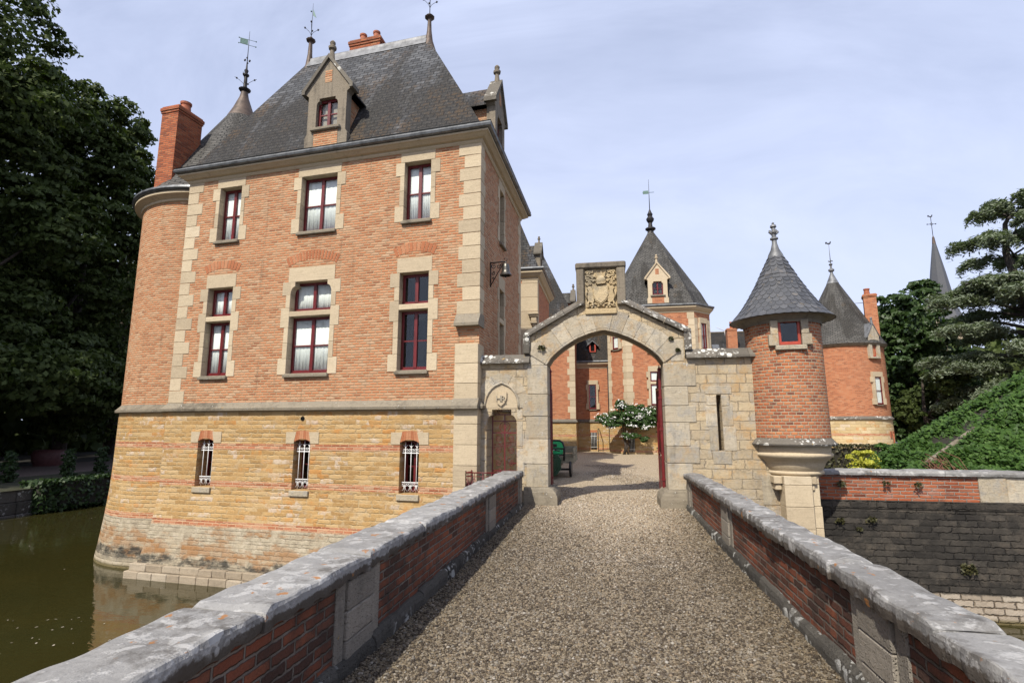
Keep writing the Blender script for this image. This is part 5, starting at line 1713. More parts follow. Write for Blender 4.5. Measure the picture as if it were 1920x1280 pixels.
def poly_sweep(mb, pts, prof):
    """moulding around a convex polygon (counter-clockwise)."""
    n = len(pts)
    def off(o):
        out = []
        for i in range(n):
            p0, p1, p2 = Vector(pts[i - 1]), Vector(pts[i]), Vector(pts[(i + 1) % n])
            d1, d2 = (p1 - p0).normalized(), (p2 - p1).normalized()
            n1, n2 = Vector((d1.y, -d1.x)), Vector((d2.y, -d2.x))
            b = (n1 + n2).normalized()
            out.append(p1 + b * (o / max(.3, b.dot(n1))))
        return out
    vs, fs = [], []
    for (o, z) in prof:
        vs += [(p.x, p.y, z) for p in off(o)]
    for i in range(len(prof) - 1):
        for k_ in range(n):
            fs.append((i * n + k_, i * n + (k_ + 1) % n, (i + 1) * n + (k_ + 1) % n, (i + 1) * n + k_))
    mb.add(vs, fs)

def shell(name, label, pts, zs, ze, parent=None, brick='brick_red', plinth='plinth_far', z0=-.2):
    """one wing: plinth, string course, brick wall, cornice, gutter."""
    cx = sum(p[0] for p in pts) / len(pts); cy = sum(p[1] for p in pts) / len(pts)
    t = thing(name, label, 'building', (cx, cy, 0))
    m = MB(); poly_walls(m, pts, zs, ze); m.build('wall', M[brick], t)
    m = MB(); poly_sweep(m, pts, [(.03, z0), (.02, zs)]); m.build('plinth', M[plinth], t)
    m = MB(); poly_sweep(m, pts, [(.01, zs - .10), (.11, zs - .07), (.11, zs), (.0, zs + .13)]); m.build('string_course', M['dark_stone'], t)
    m = MB(); poly_sweep(m, pts, [(.0, ze - .45), (.03, ze - .44), (.04, ze - .34), (.12, ze - .30), (.22, ze - .18), (.25, ze - .16), (.25, ze - .09), (.0, ze - .08)]); m.build('cornice', M['cornice'], t)
    m = MB(); poly_sweep(m, pts, [(.1, ze - .078), (.28, ze - .07), (.33, ze - .0), (.30, ze + .06), (.0, ze + .06)]); m.build('gutter', M['zinc'], t)
    return t

def edge_frame(a, b, at=0.0):
    """frame on a wall from a to b (outside on the right-hand side when walking a->b)."""
    ang = math.atan2(b[1] - a[1], b[0] - a[0])
    return Frame((a[0] + math.cos(ang) * at, a[1] + math.sin(ang) * at, 0), ang)

# octagonal pavilion -----------------------------------------------------
PX0, PX1, PY0 = .12, 6.58, 33.8
ct_ = 1.12
pp = [(PX0 + ct_, PY0), (PX1 - ct_, PY0), (PX1, PY0 + ct_), (PX1, PY0 + 5.3), (PX1 - ct_, PY0 + 6.4), (PX0 + ct_, PY0 + 6.4), (PX0, PY0 + 5.3), (PX0, PY0 + ct_)]
pav = shell('corner_pavilion', 'eight-sided orange brick pavilion with steep pyramidal slate roof, behind the gateway', pp, 2.0, 9.15)
pcx, pcy = (PX0 + PX1) / 2, PY0 + 3.2
m = MB()
lv = [(.12, 9.14), (-.10, 9.6), (-.40, 10.2)]
def shrink(pts, s): return [(pcx + (p[0] - pcx) * s, pcy + (p[1] - pcy) * s) for p in pts]
sl = [(1.03, 9.14), (.965, 9.55), (.88, 10.2), (.03, 15.35)]
for (s0, z0), (s1, z1) in zip(sl, sl[1:]):
    a, b = shrink(pp, s0), shrink(pp, s1)
    for i in range(8):
        j = (i + 1) % 8
        m.add([(*a[i], z0), (*a[j], z0), (*b[j], z1), (*b[i], z1)], [(0, 1, 2, 3)])
m.build('roof', M['slate_far'], pav, recalc=False)
m = MB(); m.lathe([(.26, 15.0), (.2, 15.3), (.36, 15.42), (.36, 15.5), (.16, 15.6), (.13, 15.9), (.24, 16.05), (.28, 16.2), (.15, 16.4), (.2, 16.55), (.12, 16.7), (.05, 16.9)], (pcx, pcy), 12)
m.tube([(pcx, pcy, 16.8), (pcx, pcy, 19.2)], .035, 6, r1=.01)
fo = m.build('finial', M['iron'], pav)
m = MB(); m.box(pcx - .42, pcx - .04, pcy - .01, pcy + .01, 18.1, 18.35); m.tube([(pcx - .45, pcy, 18.2), (pcx + .36, pcy, 18.2)], .02, 5); m.build('weather_vane', M['copper'], fo)
# corner stones on the front angles
def col_quoins(fr, x0, x1, z0, z1, parent, hh=.40, alt=.07, side=0):
    q = MB(fr)
    n = max(1, round((z1 - z0) / hh)); h = (z1 - z0) / n
    for i in range(n):
        w = alt if i % 2 else 0
        q.box(x0 - (w if side <= 0 else 0), x1 + (w if side >= 0 else 0), -.014, .15, z0 + i * h + .006, z0 + (i + 1) * h - .006, .006)
    return q.build('quoin_column', M['cream_red'], parent)
ff = edge_frame(pp[0], pp[1]); fl = edge_frame(pp[7], pp[0]); fr2 = edge_frame(pp[1], pp[2])
W_ = pp[1][0] - pp[0][0]
col_quoins(ff, -.01, .36, 2.14, 8.7, pav, side=1); col_quoins(ff, W_ - .36, W_ + .01, 2.14, 8.7, pav, side=-1)
cl = math.hypot(ct_, ct_)
col_quoins(fl, .0, .26, 2.14, 8.7, pav, side=1); col_quoins(fl, cl - .26, cl, 2.14, 8.7, pav, side=-1)
col_quoins(fr2, .0, .30, 2.14, 8.35, pav, side=1, alt=.03); col_quoins(fr2, cl - .30, cl, 2.14, 8.35, pav, side=-1, alt=.03)
def far_window(fr, x0, x1, z0, z1, parent, tr=None, curtain=True, rows=2, cols=2, jw=.22, jn=.12, lint=.34, fw=.06):
    """window set on the wall face: a dressed stone box proud of the brick with the sash inside it."""
    w = casement(fr, x0, x1, z0, tr[0] if tr else z1, -.085, 'window', parent, rows, cols, curtain=False, fw=fw)
    c = MB(fr); c.box(x0 + .03, x1 - .03, -.018, -.008, z0 + .03, z1 - .03); c.build('curtain' if curtain else 'dark_room', M['curtain'] if curtain else M['dark'], w)
    if tr:
        casement(fr, x0, x1, tr[1], z1, -.085, 'upper_light', w, 1, cols, curtain=False, fw=fw)
    surround(fr, x0, x1, z0, z1, lint, jw, jn, w, 'cream_red', tr, d=.06, pr=.12, lintw=jn)
    return w
x_ = lambda X: X - pp[0][0]
far_window(ff, x_(2.66), x_(3.55), 2.95, 5.02, pav, (4.24, 4.40), rows=1, cols=2)
far_window(ff, x_(2.75), x_(3.65), 6.2, 8.0, pav)
far_window(fl, .55, 1.05, 6.55, 8.1, pav, cols=1)
far_window(fr2, .52, 1.06, 6.42, 8.05, pav, cols=2, jw=.16)
m = MB(ff); m.box(x_(2.86), x_(3.78), -.02, .05, .0, 1.62, .01)
for q in (3.16, 3.47): m.box(x_(q) - .006, x_(q) + .006, -.03, -.018, .02, 1.6)
dr = m.build('door', M['red'], pav)
for z in (.35, 1.3):
    m = MB(ff); m.box(x_(2.86), x_(3.6), -.045, -.02, z, z + .05); m.build('strap_hinge', M['iron'], dr)
dormer(Frame((pcx, PY0, 0), 0), .0, .02, 9.16, pav, sc=1.0, depth=1.5, roofmat='slate_far', brick='brick_red', panes=False, front='cream')
def cellar_far(fr, x0, x1, z0, z1, parent):
    m = MB(fr); m.box(x0, x1, -.050, .05, z0, z1); w = m.build('cellar_window', M['dark'], parent)
    m = MB(fr)
    for i in range(4): m.tube([(x0 + (x1 - x0) * (.14 + .24 * i), -.08, z0), (x0 + (x1 - x0) * (.14 + .24 * i), -.08, z1)], .009, 5)
    for z in (z0 + .15, z1 - .25): m.box(x0, x1, -.086, -.07, z, z + .02)
    m.build('grille', M['white'], w)
    m = MB(fr); m.box(x0 - .03, x1 + .03, -.05, .05, z1, z1 + .16); m.build('brick_arch', M['voussoir'], w)
cellar_far(ff, x_(1.25), x_(1.60), .12, 1.2, pav)

# recessed link wall between the wings --------------------------------------
lp = [(-2.6, 37.2), (.6, 37.2), (.6, 42), (-2.6, 42)]
lk = shell('link_wing', 'low recessed brick link with dark slate roof and tiny lucarne, seen through the arch', lp, 2.02, 6.1)
m = MB(); m.add([(-2.7, 36.95, 6.12), (.7, 36.95, 6.12), (.7, 39.2, 10.6), (-2.7, 39.2, 10.6)], [(0, 1, 2, 3)]); m.add([(-2.7, 41.5, 6.12), (.7, 41.5, 6.12), (.7, 39.2, 10.6), (-2.7, 39.2, 10.6)], [(0, 1, 2, 3)])
m.build('roof', M['slate'], lk, recalc=False)
fk = Frame((0, 37.2, 0), 0)
far_window(fk, -1.24, -.74, 2.84, 4.52, lk, None, curtain=False, rows=2, cols=1, jw=.2, jn=.13, lint=.3)
cellar_far(fk, -1.19, -.77, .12, 1.25, lk)
m = MB(fk)
m.box(-1.15, -1.05, .0, .35, 6.86, 7.35); m.box(-.79, -.69, .0, .35, 6.86, 7.35); m.box(-1.15, -.69, .0, .35, 6.80, 6.86)
lu = m.build('lucarne', M['red_orange'], lk)
m = MB(fk); m.box(-1.05, -.79, .1, .12, 6.86, 7.4); m.build('pane', M['dark'], lu)
m = MB(fk)
for sg in (-1, 1):
    m.add([(-.92 + sg * .42, -.12, 7.24), (-.92, -.12, 7.62), (-.92, .7, 7.62), (-.92 + sg * .42, .7, 7.24), (-.92 + sg * .42, -.12, 7.18), (-.92, -.12, 7.56), (-.92, .7, 7.56), (-.92 + sg * .42, .7, 7.18)], [(0, 1, 2, 3), (4, 5, 6, 7), (0, 1, 5, 4), (0, 3, 7, 4)])
m.build('roof', M['lead'], lu)
m = MB(); m.tube([(.10, 37.1, .1), (.10, 37.1, 6.1)], .05, 8); m.build('downpipe', M['iron'], lk)
hr = thing('stair_railing', 'plain iron rail frame beside the barred cellar window of the link wing', 'railing', (-.3, 36.4, 0))
m = MB()
for p, q in (((-.66, 36.4, 0), (-.66, 36.4, 1.5)), ((-.66, 36.4, 1.5), (-.60, 37.1, 1.5)), ((.10, 36.5, 0), (.10, 36.5, 1.35)), ((-.66, 36.4, .10), (.10, 36.5, .16))): m.tube([p, q], .03, 6)
m.build('rails', M['iron'], hr)

# left court wings -----------------------------------------------------------
cp_ = [(-10, 35), (-2.05, 35), (-2.05, 41.5), (-10, 41.5)]
wc = shell('rear_wing', 'brick court wing with cream quoins and hipped slate roof, behind the left gate jamb', cp_, 2.0, 8.7)
col_quoins(Frame((-2.05, 35, 0), 0), -.36, .012, 2.14, 8.3, wc, alt=.14, side=-1)
m = MB()
def hip(m, x0, x1, y0, y1, z0, z1, i, kick=.0):
    yc = (y0 + y1) / 2
    m.add([(x0, y0, z0), (x1, y0, z0), (x1, y1, z0), (x0, y1, z0), (x0 + i, yc, z1), (x1 - i, yc, z1)], [(0, 1, 5, 4), (1, 2, 5), (2, 3, 4, 5), (3, 0, 4)])
hip(m, -10.1, -1.95, 34.9, 41.6, 8.72, 14.6, 2.6); m.build('roof', M['slate'], wc, recalc=False)
dormer(Frame((-2.05, 35, 0), PI / 2), 2.4, .05, 8.75, wc, sc=.9, depth=1.3, roofmat='slate_far', brick='brick_red', panes=False)
bp = [(-9, 22), (-2.83, 22), (-2.83, 26.6), (-9, 26.6)]
wb = shell('side_wing', 'brick side wing with broad cream pilaster and bracket, between manor and gateway gable', bp, 2.0, 8.36)
m = MB()
z = 2.2
while z < 7.9:
    h = min(.62, 7.92 - z)
    m.box(-3.50 + rng.uniform(-.12, .02), -2.815, 21.985, 22.35, z + .004, z + h - .004, .008); z += h
m.build('pilaster', M['cream_red'], wb)
m = MB()
m.box(-3.22, -2.76, 21.72, 22.0, 6.36, 6.44, .01); m.box(-3.16, -2.80, 21.78, 22.0, 6.28, 6.358, .01); m.box(-3.10, -2.86, 21.83, 22.0, 6.06, 6.278, .02); m.box(-3.12, -2.84, 21.80, 22.0, 5.98, 6.058, .01); m.box(-3.05, -2.9, 21.87, 22.0, 5.88, 5.978, .02)
m.build('bracket', M['cream_red'], wb)
m = MB(); hip(m, -9.1, -2.73, 21.9, 26.7, 8.38, 13.2, 1.9); m.build('roof', M['slate'], wb, recalc=False)
dormer(Frame((-2.83, 22, 0), PI / 2), 1.75, .03, 8.4, wb, sc=.62, depth=1.0, roofmat='slate_far', brick='brick_red', panes=False)

# house with chimney behind -----------------------------------------------------
hp = [(6.9, 47), (16, 47), (16, 54), (6.9, 54)]
hs_ = shell('rear_house', 'slate-roofed house with orange brick chimney, between the pavilion and the turret', hp, 1.6, 6.6)
m = MB(); m.add([(6.8, 46.8, 6.62), (16.1, 46.8, 6.62), (16.1, 50.5, 10.15), (6.8, 50.5, 10.15)], [(0, 1, 2, 3)]); m.add([(6.8, 54.2, 6.62), (16.1, 54.2, 6.62), (16.1, 50.5, 10.15), (6.8, 50.5, 10.15)], [(0, 1, 2, 3)])
for x in (6.9, 16): m.add([(x, 46.9, 6.6), (x, 54.1, 6.6), (x, 50.5, 10.1)], [(0, 1, 2)])
rr = m.build('roof', M['slate'], hs_, recalc=False)
m = MB(); m.box(6.8, 16.1, 50.4, 50.6, 10.10, 10.22, .02); m.build('ridge_tile', M['dormer'], rr)
chimney(WORLD, 10.45, 11.25, 48.0, 48.7, 7.5, 10.1, hs_, [(10.9, 48.35)], mat='brick_red', poth=.6, potr=.17)
m = MB(Frame((0, 48.3, 8.15), 0))
m.add([(9.25, 0, .0), (9.85, 0, .0), (9.85, .62, .60), (9.25, .62, .60), (9.25, -.05, .06), (9.85, -.05, .06), (9.85, .57, .66), (9.25, .57, .66)], [(0, 1, 2, 3), (4, 5, 6, 7), (0, 1, 5, 4), (1, 2, 6, 5), (2, 3, 7, 6), (3, 0, 4, 7)])
m.build('skylight', M['zinc'], hs_)
an = thing('roof_aerial', 'small white television aerial above the rear house roof', 'aerial', (10.0, 48.4, 9.7))
m = MB(); m.tube([(10.35, 48.5, 9.9), (9.7, 48.4, 10.25)], .018, 5)
for i in range(6): m.tube([(9.72 + .1 * i, 48.2, 10.24 - .05 * i), (9.72 + .1 * i, 48.62, 10.24 - .05 * i)], .014, 4)
m.tube([(10.34, 48.5, 9.5), (10.34, 48.5, 9.95)], .02, 5)
m.build('rods', M['white'], an)
ch2 = thing('brick_chimney_stack', 'low orange brick chimney stack peeping above the crest panel', 'chimney', (-.2, 44, 14))

m = MB(); m.box(.25, 1.05, 44, 44.6, 10, 14.95); m.box(.20, 1.10, 43.95, 44.65, 14.95, 15.13, .02); m.box(.22, 1.08, 43.97, 44.63, 14.75, 14.88, .01)
m.build('stack', M['brick_chim'], ch2)
m = MB(); m.lathe([(.16, 15.1), (.14, 15.38), (.18, 15.43), (.13, 15.44)], (.68, 44.3), 12); m.build('chimney_pot', M['terracotta'], ch2)

# right round tower ---------------------------------------------------------------
RC = (16.72, 41.8); RR = 2.70
rt_ = thing('garden_tower', 'round orange brick tower with slate cone and tall chimney, behind the turret', 'tower', (*RC, 0))
m = MB(); m.lathe([(RR, 2.2), (RR - .02, 7.2)], RC, 64, uref=RR); m.build('wall', M['brick_red'], rt_, recalc=False)
m = MB(); m.lathe([(RR + .06, -.2), (RR + .03, 2.2)], RC, 64, uref=RR); m.build('plinth', M['plinth_tower'], rt_, recalc=False)
m = MB(); m.lathe([(RR, 2.08), (RR + .13, 2.12), (RR + .13, 2.2), (RR, 2.34)], RC, 64); m.build('string_course', M['lichen_stone'], rt_)
m = MB(); m.lathe([(RR - .03, 7.05), (RR + .08, 7.1), (RR + .18, 7.2), (RR + .2, 7.28), (RR - .1, 7.29)], RC, 64); m.build('cornice', M['dormer'], rt_)
m = MB(); m.lathe([(RR + .24, 7.26), (RR - .05, 7.75), (.32, 12.25)], RC, 56, uref=1.6, sharp=False)
m.uv = [(m.uv[i][0] * 1.2, p[2] * 1.2) for i, p in enumerate(m.v)]
m.build('roof', M['slate_far'], rt_, recalc=False)
m = MB(); m.lathe([(.42, 12.1), (.30, 12.4), (.10, 12.9), (.09, 13.0), (.20, 13.1), (.2, 13.2), (.07, 13.3), (.07, 13.5), (.14, 13.6), (.05, 13.7)], RC, 14)
m.tube([(*RC, 13.6), (*RC, 15.3)], .03, 6, r1=.012)
for i in range(4): m.ball((RC[0] + .12 * math.cos(i * PI / 2), RC[1] + .12 * math.sin(i * PI / 2), 13.85), .05, 6)
fo = m.build('finial', M['lead'], rt_)
m = MB(); cock(m, RC[0], RC[1], 15.15, .24); m.build('weather_vane', M['iron'], fo)
FCh = Frame((18.62, 40.72, 0), R(-20))
chimney(FCh, -.38, .38, .0, .8, 6.8, 11.0, rt_, [(-.12, .35)], mat='brick_red', poth=.45, potr=.2, lip=.07)
m = MB(); m.tube([(17.0, 41.4, 10.45), (18.35, 40.9, 10.4)], .02, 5); m.build('tie_rod', M['lead'], rt_)
wa2 = math.atan2(39.1 - RC[1], 18.0 - RC[0])
FT2 = Frame((RC[0] + math.cos(wa2) * (RR + .01), RC[1] + math.sin(wa2) * (RR + .01), 0), wa2 + PI / 2)
far_window(FT2, -.27, .27, 3.12, 4.95, rt_, None, curtain=True, rows=2, cols=1, jw=.24, jn=.15, lint=.34)
m = MB(FT2)
m.prism([(-.46, 6.2), (-.46, 7.75), (0, 8.6), (.46, 7.75), (.46, 6.2)], -.10, .8, [[(-.2, 6.32), (-.2, 7.3), (.2, 7.3), (.2, 6.32)]])
dm = m.build('dormer', M['gate'], rt_)
casement(FT2, -.2, .2, 6.32, 7.3, .02, 'window', dm, 1, 1, curtain=False, mat='red_orange')
m = MB(FT2); m.box(-.3, .3, .12, .14, 6.2, 7.4); m.build('backing', M['dark'], dm)
m = MB(FT2); m.box(-.34, .34, -.17, 0, 6.18, 6.30, .02); m.build('sill', M['gate'], dm)
m = MB(FT2)
for sg in (-1, 1):
    m.add([(sg * .58, -.14, 7.66), (0, -.14, 8.66), (0, 1.5, 8.66), (sg * .58, 1.2, 7.66), (sg * .58, -.14, 7.58), (0, -.14, 8.56), (0, 1.5, 8.56), (sg * .58, 1.2, 7.58)], [(0, 1, 2, 3), (4, 5, 6, 7), (0, 1, 5, 4), (0, 3, 7, 4)])
m.lathe([(.09, 8.6), (.06, 8.9), (.09, 8.95), (.02, 9.05)], (0, -.05), 8)
m.build('roof', M['lead'], dm)
wl = math.atan2(38.9 - RC[1], 17.9 - RC[0]) + .42
m = MB(Frame((RC[0] + math.cos(wl) * (RR + .05), RC[1] + math.sin(wl) * (RR + .05), 0), wl + PI / 2))
m.box(-.3, -.1, -.03, .05, .9, 1.35); m.box(.1, .3, -.03, .05, .9, 1.35); m.tube([(0, -.08, .3), (0, -.08, 1.2)], .04, 6); m.build('wall_lantern_post', M['terracotta'], rt_)

# church spire -------------------------------------------------------------------
CC = (64.15, 113.0)
chu = thing('church_steeple', 'distant church steeple with slate spire and cockerel cross, behind the cedar', 'church', (*CC, 0))
m = MB(); poly_walls(m, [(CC[0] - 2.4, CC[1] - 2.4), (CC[0] + 2.4, CC[1] - 2.4), (CC[0] + 2.4, CC[1] + 2.4), (CC[0] - 2.4, CC[1] + 2.4)], 0, 21.5); m.build('tower', M['cream_red'], chu)
m = MB(); m.lathe([(3.3, 21.4), (2.2, 24.0), (1.25, 31.0), (.14, 38.2)], CC, 8, a0=.2, a1=.2 + 2 * PI, smooth=False, sharp=False); m.build('spire', M['slate_big'], chu, recalc=False)
m = MB(); m.lathe([(.34, 37.0), (.2, 38.3), (.1, 38.6)], CC, 8); m.build('spire_cap', M['rust_lead'], chu)
m = MB(); m.tube([(*CC, 38.4), (*CC, 42.6)], .055, 5); m.tube([(CC[0] - .75, CC[1], 41.1), (CC[0] + .75, CC[1], 41.1)], .05, 5)
for sg in (-1, 1):
    m.ball((CC[0] + sg * .75, CC[1], 41.1), .12, 6)
    m.tube([(CC[0] + sg * .3, CC[1], 41.1), (CC[0], CC[1], 41.4)], .035, 4); m.tube([(CC[0] + sg * .3, CC[1], 41.1), (CC[0], CC[1], 40.8)], .035, 4)
cr_ = m.build('cross', M['iron'], chu)
m = MB(); cock(m, CC[0], CC[1], 42.5, .55); m.build('cockerel', M['iron'], cr_)

# green cargo tricycle -----------------------------------------------------------
tk = thing('cargo_tricycle', 'dark green cargo tricycle with bright green seat back, parked inside the gate', 'tricycle', (-1.98, 18.4, 0))
TX = -1.98
TG = plain('trike_dark_green', (.022, .07, .036), .3, 0, .3, 8, .5)
TGB = plain('trike_bright_green', (.03, .50, .18), .45, 0, .15, 8)
TB = plain('trike_black', (.018, .018, .018), .5, 0, .3, 20)
TW = plain('trike_grey_olive', (.27, .25, .18), .7, 0, .35, 10)
TS = plain('trike_chrome', (.55, .55, .55), .2, 1, .1)
m = MB()
m.prism([(TX - .44, .30), (TX - .47, .62), (TX - .36, .78), (TX + .36, .78), (TX + .47, .62), (TX + .44, .30), (TX + .30, .12), (TX - .30, .12)], 17.42, 17.55)
m.prism([(TX - .36, .40), (TX - .38, .66), (TX + .38, .66), (TX + .36, .40), (TX + .2, .2), (TX - .2, .2)], 17.34, 17.42)
bd_ = m.build('body', TG, tk)
m = MB(); m.box(TX - .2, TX + .2, 17.30, 17.345, .50, .64, .02); m.build('headlamp', TS, bd_)
m = MB(); m.box(TX - .42, TX + .42, 17.56, 18.15, .28, .36, .02); m.box(TX - .40, TX + .40, 17.85, 18.2, .36, .66, .04); m.build('footwell', TG, tk)
m = MB(); m.box(TX - .38, TX + .38, 17.80, 18.2, .665, .76, .03); m.build('seat', TB, tk)
m = MB()
fp = [(TX - .50, .55), (TX - .52, .95), (TX - .46, 1.14), (TX - .36, 1.21), (TX + .36, 1.21), (TX + .46, 1.14), (TX + .52, .95), (TX + .50, .55)]
m.tube([(x, 18.15, z) for x, z in fp], .034, 8); m.tube([(TX - .52, 18.15, .95), (TX + .52, 18.15, .95)], .03, 8); m.tube([(TX - .5, 18.15, .74), (TX + .5, 18.15, .74)], .02, 8)
bk = m.build('back_frame', TB, tk)
m = MB(); m.prism([(TX - .49, .97), (TX - .44, 1.12), (TX - .36, 1.18), (TX + .36, 1.18), (TX + .44, 1.12), (TX + .49, .97)], 18.12, 18.16); m.box(TX - .47, TX + .47, 18.12, 18.16, .76, .92, .02); m.build('back_panel', TGB, bk)
m = MB(); m.tube([(TX - .36, 17.6, .90), (TX - .22, 17.52, .93), (TX - .10, 17.5, .84), (TX, 17.5, .80), (TX + .10, 17.5, .84), (TX + .22, 17.52, .93), (TX + .36, 17.6, .90)], .014, 6); m.tube([(TX, 17.5, .4), (TX, 17.5, .82)], .025, 6)
hb = m.build('handlebar', TS, tk)
for sg in (-1, 1):
    m = MB(); m.tube([(TX + sg * .24, 17.53, .925), (TX + sg * .40, 17.62, .895)], .024, 8); m.build('grip', TB, hb)
    m = MB(); m.tube([(TX + sg * .2, 17.52, .92), (TX + sg * .27, 17.47, 1.06)], .007, 5); m.box(TX + sg * .27 - .06, TX + sg * .27 + .06, 17.455, 17.475, 1.02, 1.12, .008); m.build('mirror', TB, hb)
def wheel(x, y, r, w, parent):
    m = MB()
    pts = [(x, y + r * .86 * math.cos(a), r + r * .86 * math.sin(a)) for a in np.linspace(0, 2 * PI, 25)]
    m.tube(pts, r * .16, 8, caps=False); t = m.build('wheel', TB, parent)
    m = MB(); m.tube([(x - w * .3, y, r), (x + w * .3, y, r)], r * .62, 16); m.build('rim', TW, t)
wheel(TX + .70, 18.42, .28, .12, tk); wheel(TX - .70, 18.42, .28, .12, tk); wheel(TX, 17.25, .22, .1, tk)
m = MB(); m.tube([(TX - .72, 18.42, .25), (TX + .72, 18.42, .25)], .035, 8); m.box(TX - .3, TX + .3, 17.6, 20.0, .30, .36); m.build('axle', TB, tk)
m = MB()
m.box(TX - .80, TX + .80, 18.28, 20.1, .46, .50)
for sg in (-1, 1):
    for (a, b) in ((.51, .68), (.72, .96)): m.box(TX + sg * .80 - .015, TX + sg * .80 + .015, 18.28, 20.1, a, b, .004)
    for y in (18.3, 19.15, 20.0): m.box(TX + sg * .825 - .012, TX + sg * .825 + .012, y, y + .06, .46, .98)
for y in (18.29, 20.08):
    for (a, b) in (((.51, .64),) if y < 19 else ((.51, .68), (.72, .96))): m.box(TX - .78, TX + .78, y - .012, y + .012, a, b)
m.build('cargo_bed', TW, tk)
# ---------------------------------------------------------------- vegetation
def leaf_cards(P, N, size, asp=.62, droop=0.0, jitter=.6):
    """P: n x 3 centres, N: n x 3 outward hints -> folded diamond leaves (two triangles-pairs as quads)."""
    n = len(P)
    nn = N / (np.linalg.norm(N, axis=1)[:, None] + 1e-9) + nrg.normal(0, jitter, (n, 3))
    nn /= np.linalg.norm(nn, axis=1)[:, None] + 1e-9
    rv = nrg.normal(0, 1, (n, 3)); rv[:, 2] -= droop
    u = rv - nn * (rv * nn).sum(1)[:, None]; u /= np.linalg.norm(u, axis=1)[:, None] + 1e-9
    v = np.cross(nn, u)
    s = (size * nrg.uniform(.6, 1.35, n))[:, None]
    V = np.stack([P - u * s, P + v * s * asp + nn * s * .12, P + u * s, P - v * s * asp + nn * s * .12], 1).reshape(-1, 3)
    F = np.arange(n * 4).reshape(n, 4)
    return V, F

def sph(n):
    d = nrg.normal(0, 1, (n, 3)); return d / np.linalg.norm(d, axis=1)[:, None]

def crown_points(blobs, n, clump=.22, fill=.25, flat=.75, lean=.5):
    """blobs: (centre, radii). Leaves gathered in clumps over each blob's surface, some inside."""
    Ps, Ns = [], []
    vol = np.array([r[0] * r[1] * r[2] for _, r in blobs]) ** .67
    cnt = (n * vol / vol.sum()).astype(int)
    for (c, r), k_ in zip(blobs, cnt):
        c, r = np.array(c, float), np.array(r, float)
        rm = r.mean()
        nc = max(14, int(60 * (rm / 4) ** 1.2))
        d = sph(nc)
        cc = c + d * r * nrg.uniform(.72, 1.02, (nc, 1))
        cr_ = rm * clump * nrg.uniform(.6, 1.35, nc)
        ki = int(k_ * (1 - fill))
        ix = nrg.integers(0, nc, ki)
        dd = sph(ki)
        dd[:, 2] = np.abs(dd[:, 2]) * 1.0 - .35
        rad = nrg.uniform(.35, 1.0, ki) ** .5
        p = cc[ix] + dd * (cr_[ix] * rad)[:, None] * np.array([1.15, 1.15, flat])
        Ps.append(p); Ns.append(dd + d[ix] * lean + np.array([0, 0, .5]))
        m_ = k_ - ki
        d2 = sph(m_)
        Ps.append(c + d2 * r * (nrg.uniform(0, 1, (m_, 1)) ** .4) * .85); Ns.append(d2 + np.array([0, 0, .4]))
    return np.concatenate(Ps), np.concatenate(Ns)

def trunk(mb, pts, r0, r1, n=10):
    mb.tube(pts, r0, n, r1=r1)

def tree(name, label, base, height, blobs, n, leaf, mat, group=None, tr=.45, bark='bark', droop=.3, asp=.62, cat='tree'):
    t = thing(name, label, cat, base, group)
    bx, by, bz = base
    m = MB()
    top = max(b[0][2] for b in blobs)
    trunk(m, [(bx, by, bz - .2), (bx + .05, by, bz + height * .2), (bx - .1, by + .1, bz + height * .45), (bx, by, top)], tr, tr * .25)
    for i, (c, r) in enumerate(blobs[:9]):
        z0 = bz + height * rng.uniform(.22, .5)
        m.tube([(bx, by, z0), (bx + (c[0] - bx) * .45, by + (c[1] - by) * .45, z0 + (c[2] - z0) * .35), (c[0], c[1], c[2])], tr * .34, 6, r1=.04)
    m.build('trunk', M[bark], t)
    P, N = crown_points(blobs, n)
    raw_mesh('crown', *leaf_cards(P, N, leaf, asp, droop), M[mat], t)
    return t

def blobs_for(c, R_, H, n, seed, low=.0):
    r = random.Random(seed)
    out = []
    for i in range(n):
        a = i * 2.4 + r.uniform(-.4, .4)
        t = (i + .5) / n
        z = c[2] + H * (t - .5 + low)
        k_ = math.sqrt(max(.05, 1 - (2 * t - 1) ** 2 * .85))
        d = R_ * k_ * r.uniform(.35, .72)
        s = R_ * r.uniform(.34, .50)
        out.append(((c[0] + d * math.cos(a), c[1] + d * math.sin(a), z), (s, s, s * r.uniform(.75, .95))))
    return out

# limes beyond the moat on the left ------------------------------------------
LT = [((-40.5, 23.5), 9.2, 28.2, 17, 'tall dark lime tree at the far left edge, highest of the moat bank trees', 130000),
      ((-41.0, 34.2), 7.6, 28.4, 14, 'dark lime tree with a rounded crown just left of the tower chimney', 95000),
      ((-39.0, 13.5), 8.0, 27.0, 13, 'dark lime tree whose lower boughs show at the left picture edge', 50000),
      ((-46.0, 43.0), 8.0, 25.0, 12, 'dark lime tree standing furthest back, behind the round tower', 20000)]
for i, ((x, y), R_, top, nb, lab, nl) in enumerate(LT):
    H = top - 1.5
    bl = blobs_for((x, y, 1.2 + H / 2), R_, H * .92, nb, 31 + i)
    bl += [((x + 6.5 + 1.5 * math.sin(q * 2.1), y + q * 4.2, 4.6 + .7 * math.cos(q * 3)), (3.2, 3.0, 2.2)) for q in (-1.5, -.5, .5, 1.5)]
    if i == 1:
        bl += [((-38.8, 32.4, 21.5), (3.6, 3.6, 3.2)), ((-39.5, 30.5, 24.5), (3.2, 3.2, 2.6)), ((-37.6, 33.6, 16.5), (3.6, 3.6, 3.2))]
    tree('lime_tree', lab, (x, y, -1.0), top, bl, nl, .185, 'lime_leaf', 'lime trees along the moat bank', tr=.5)
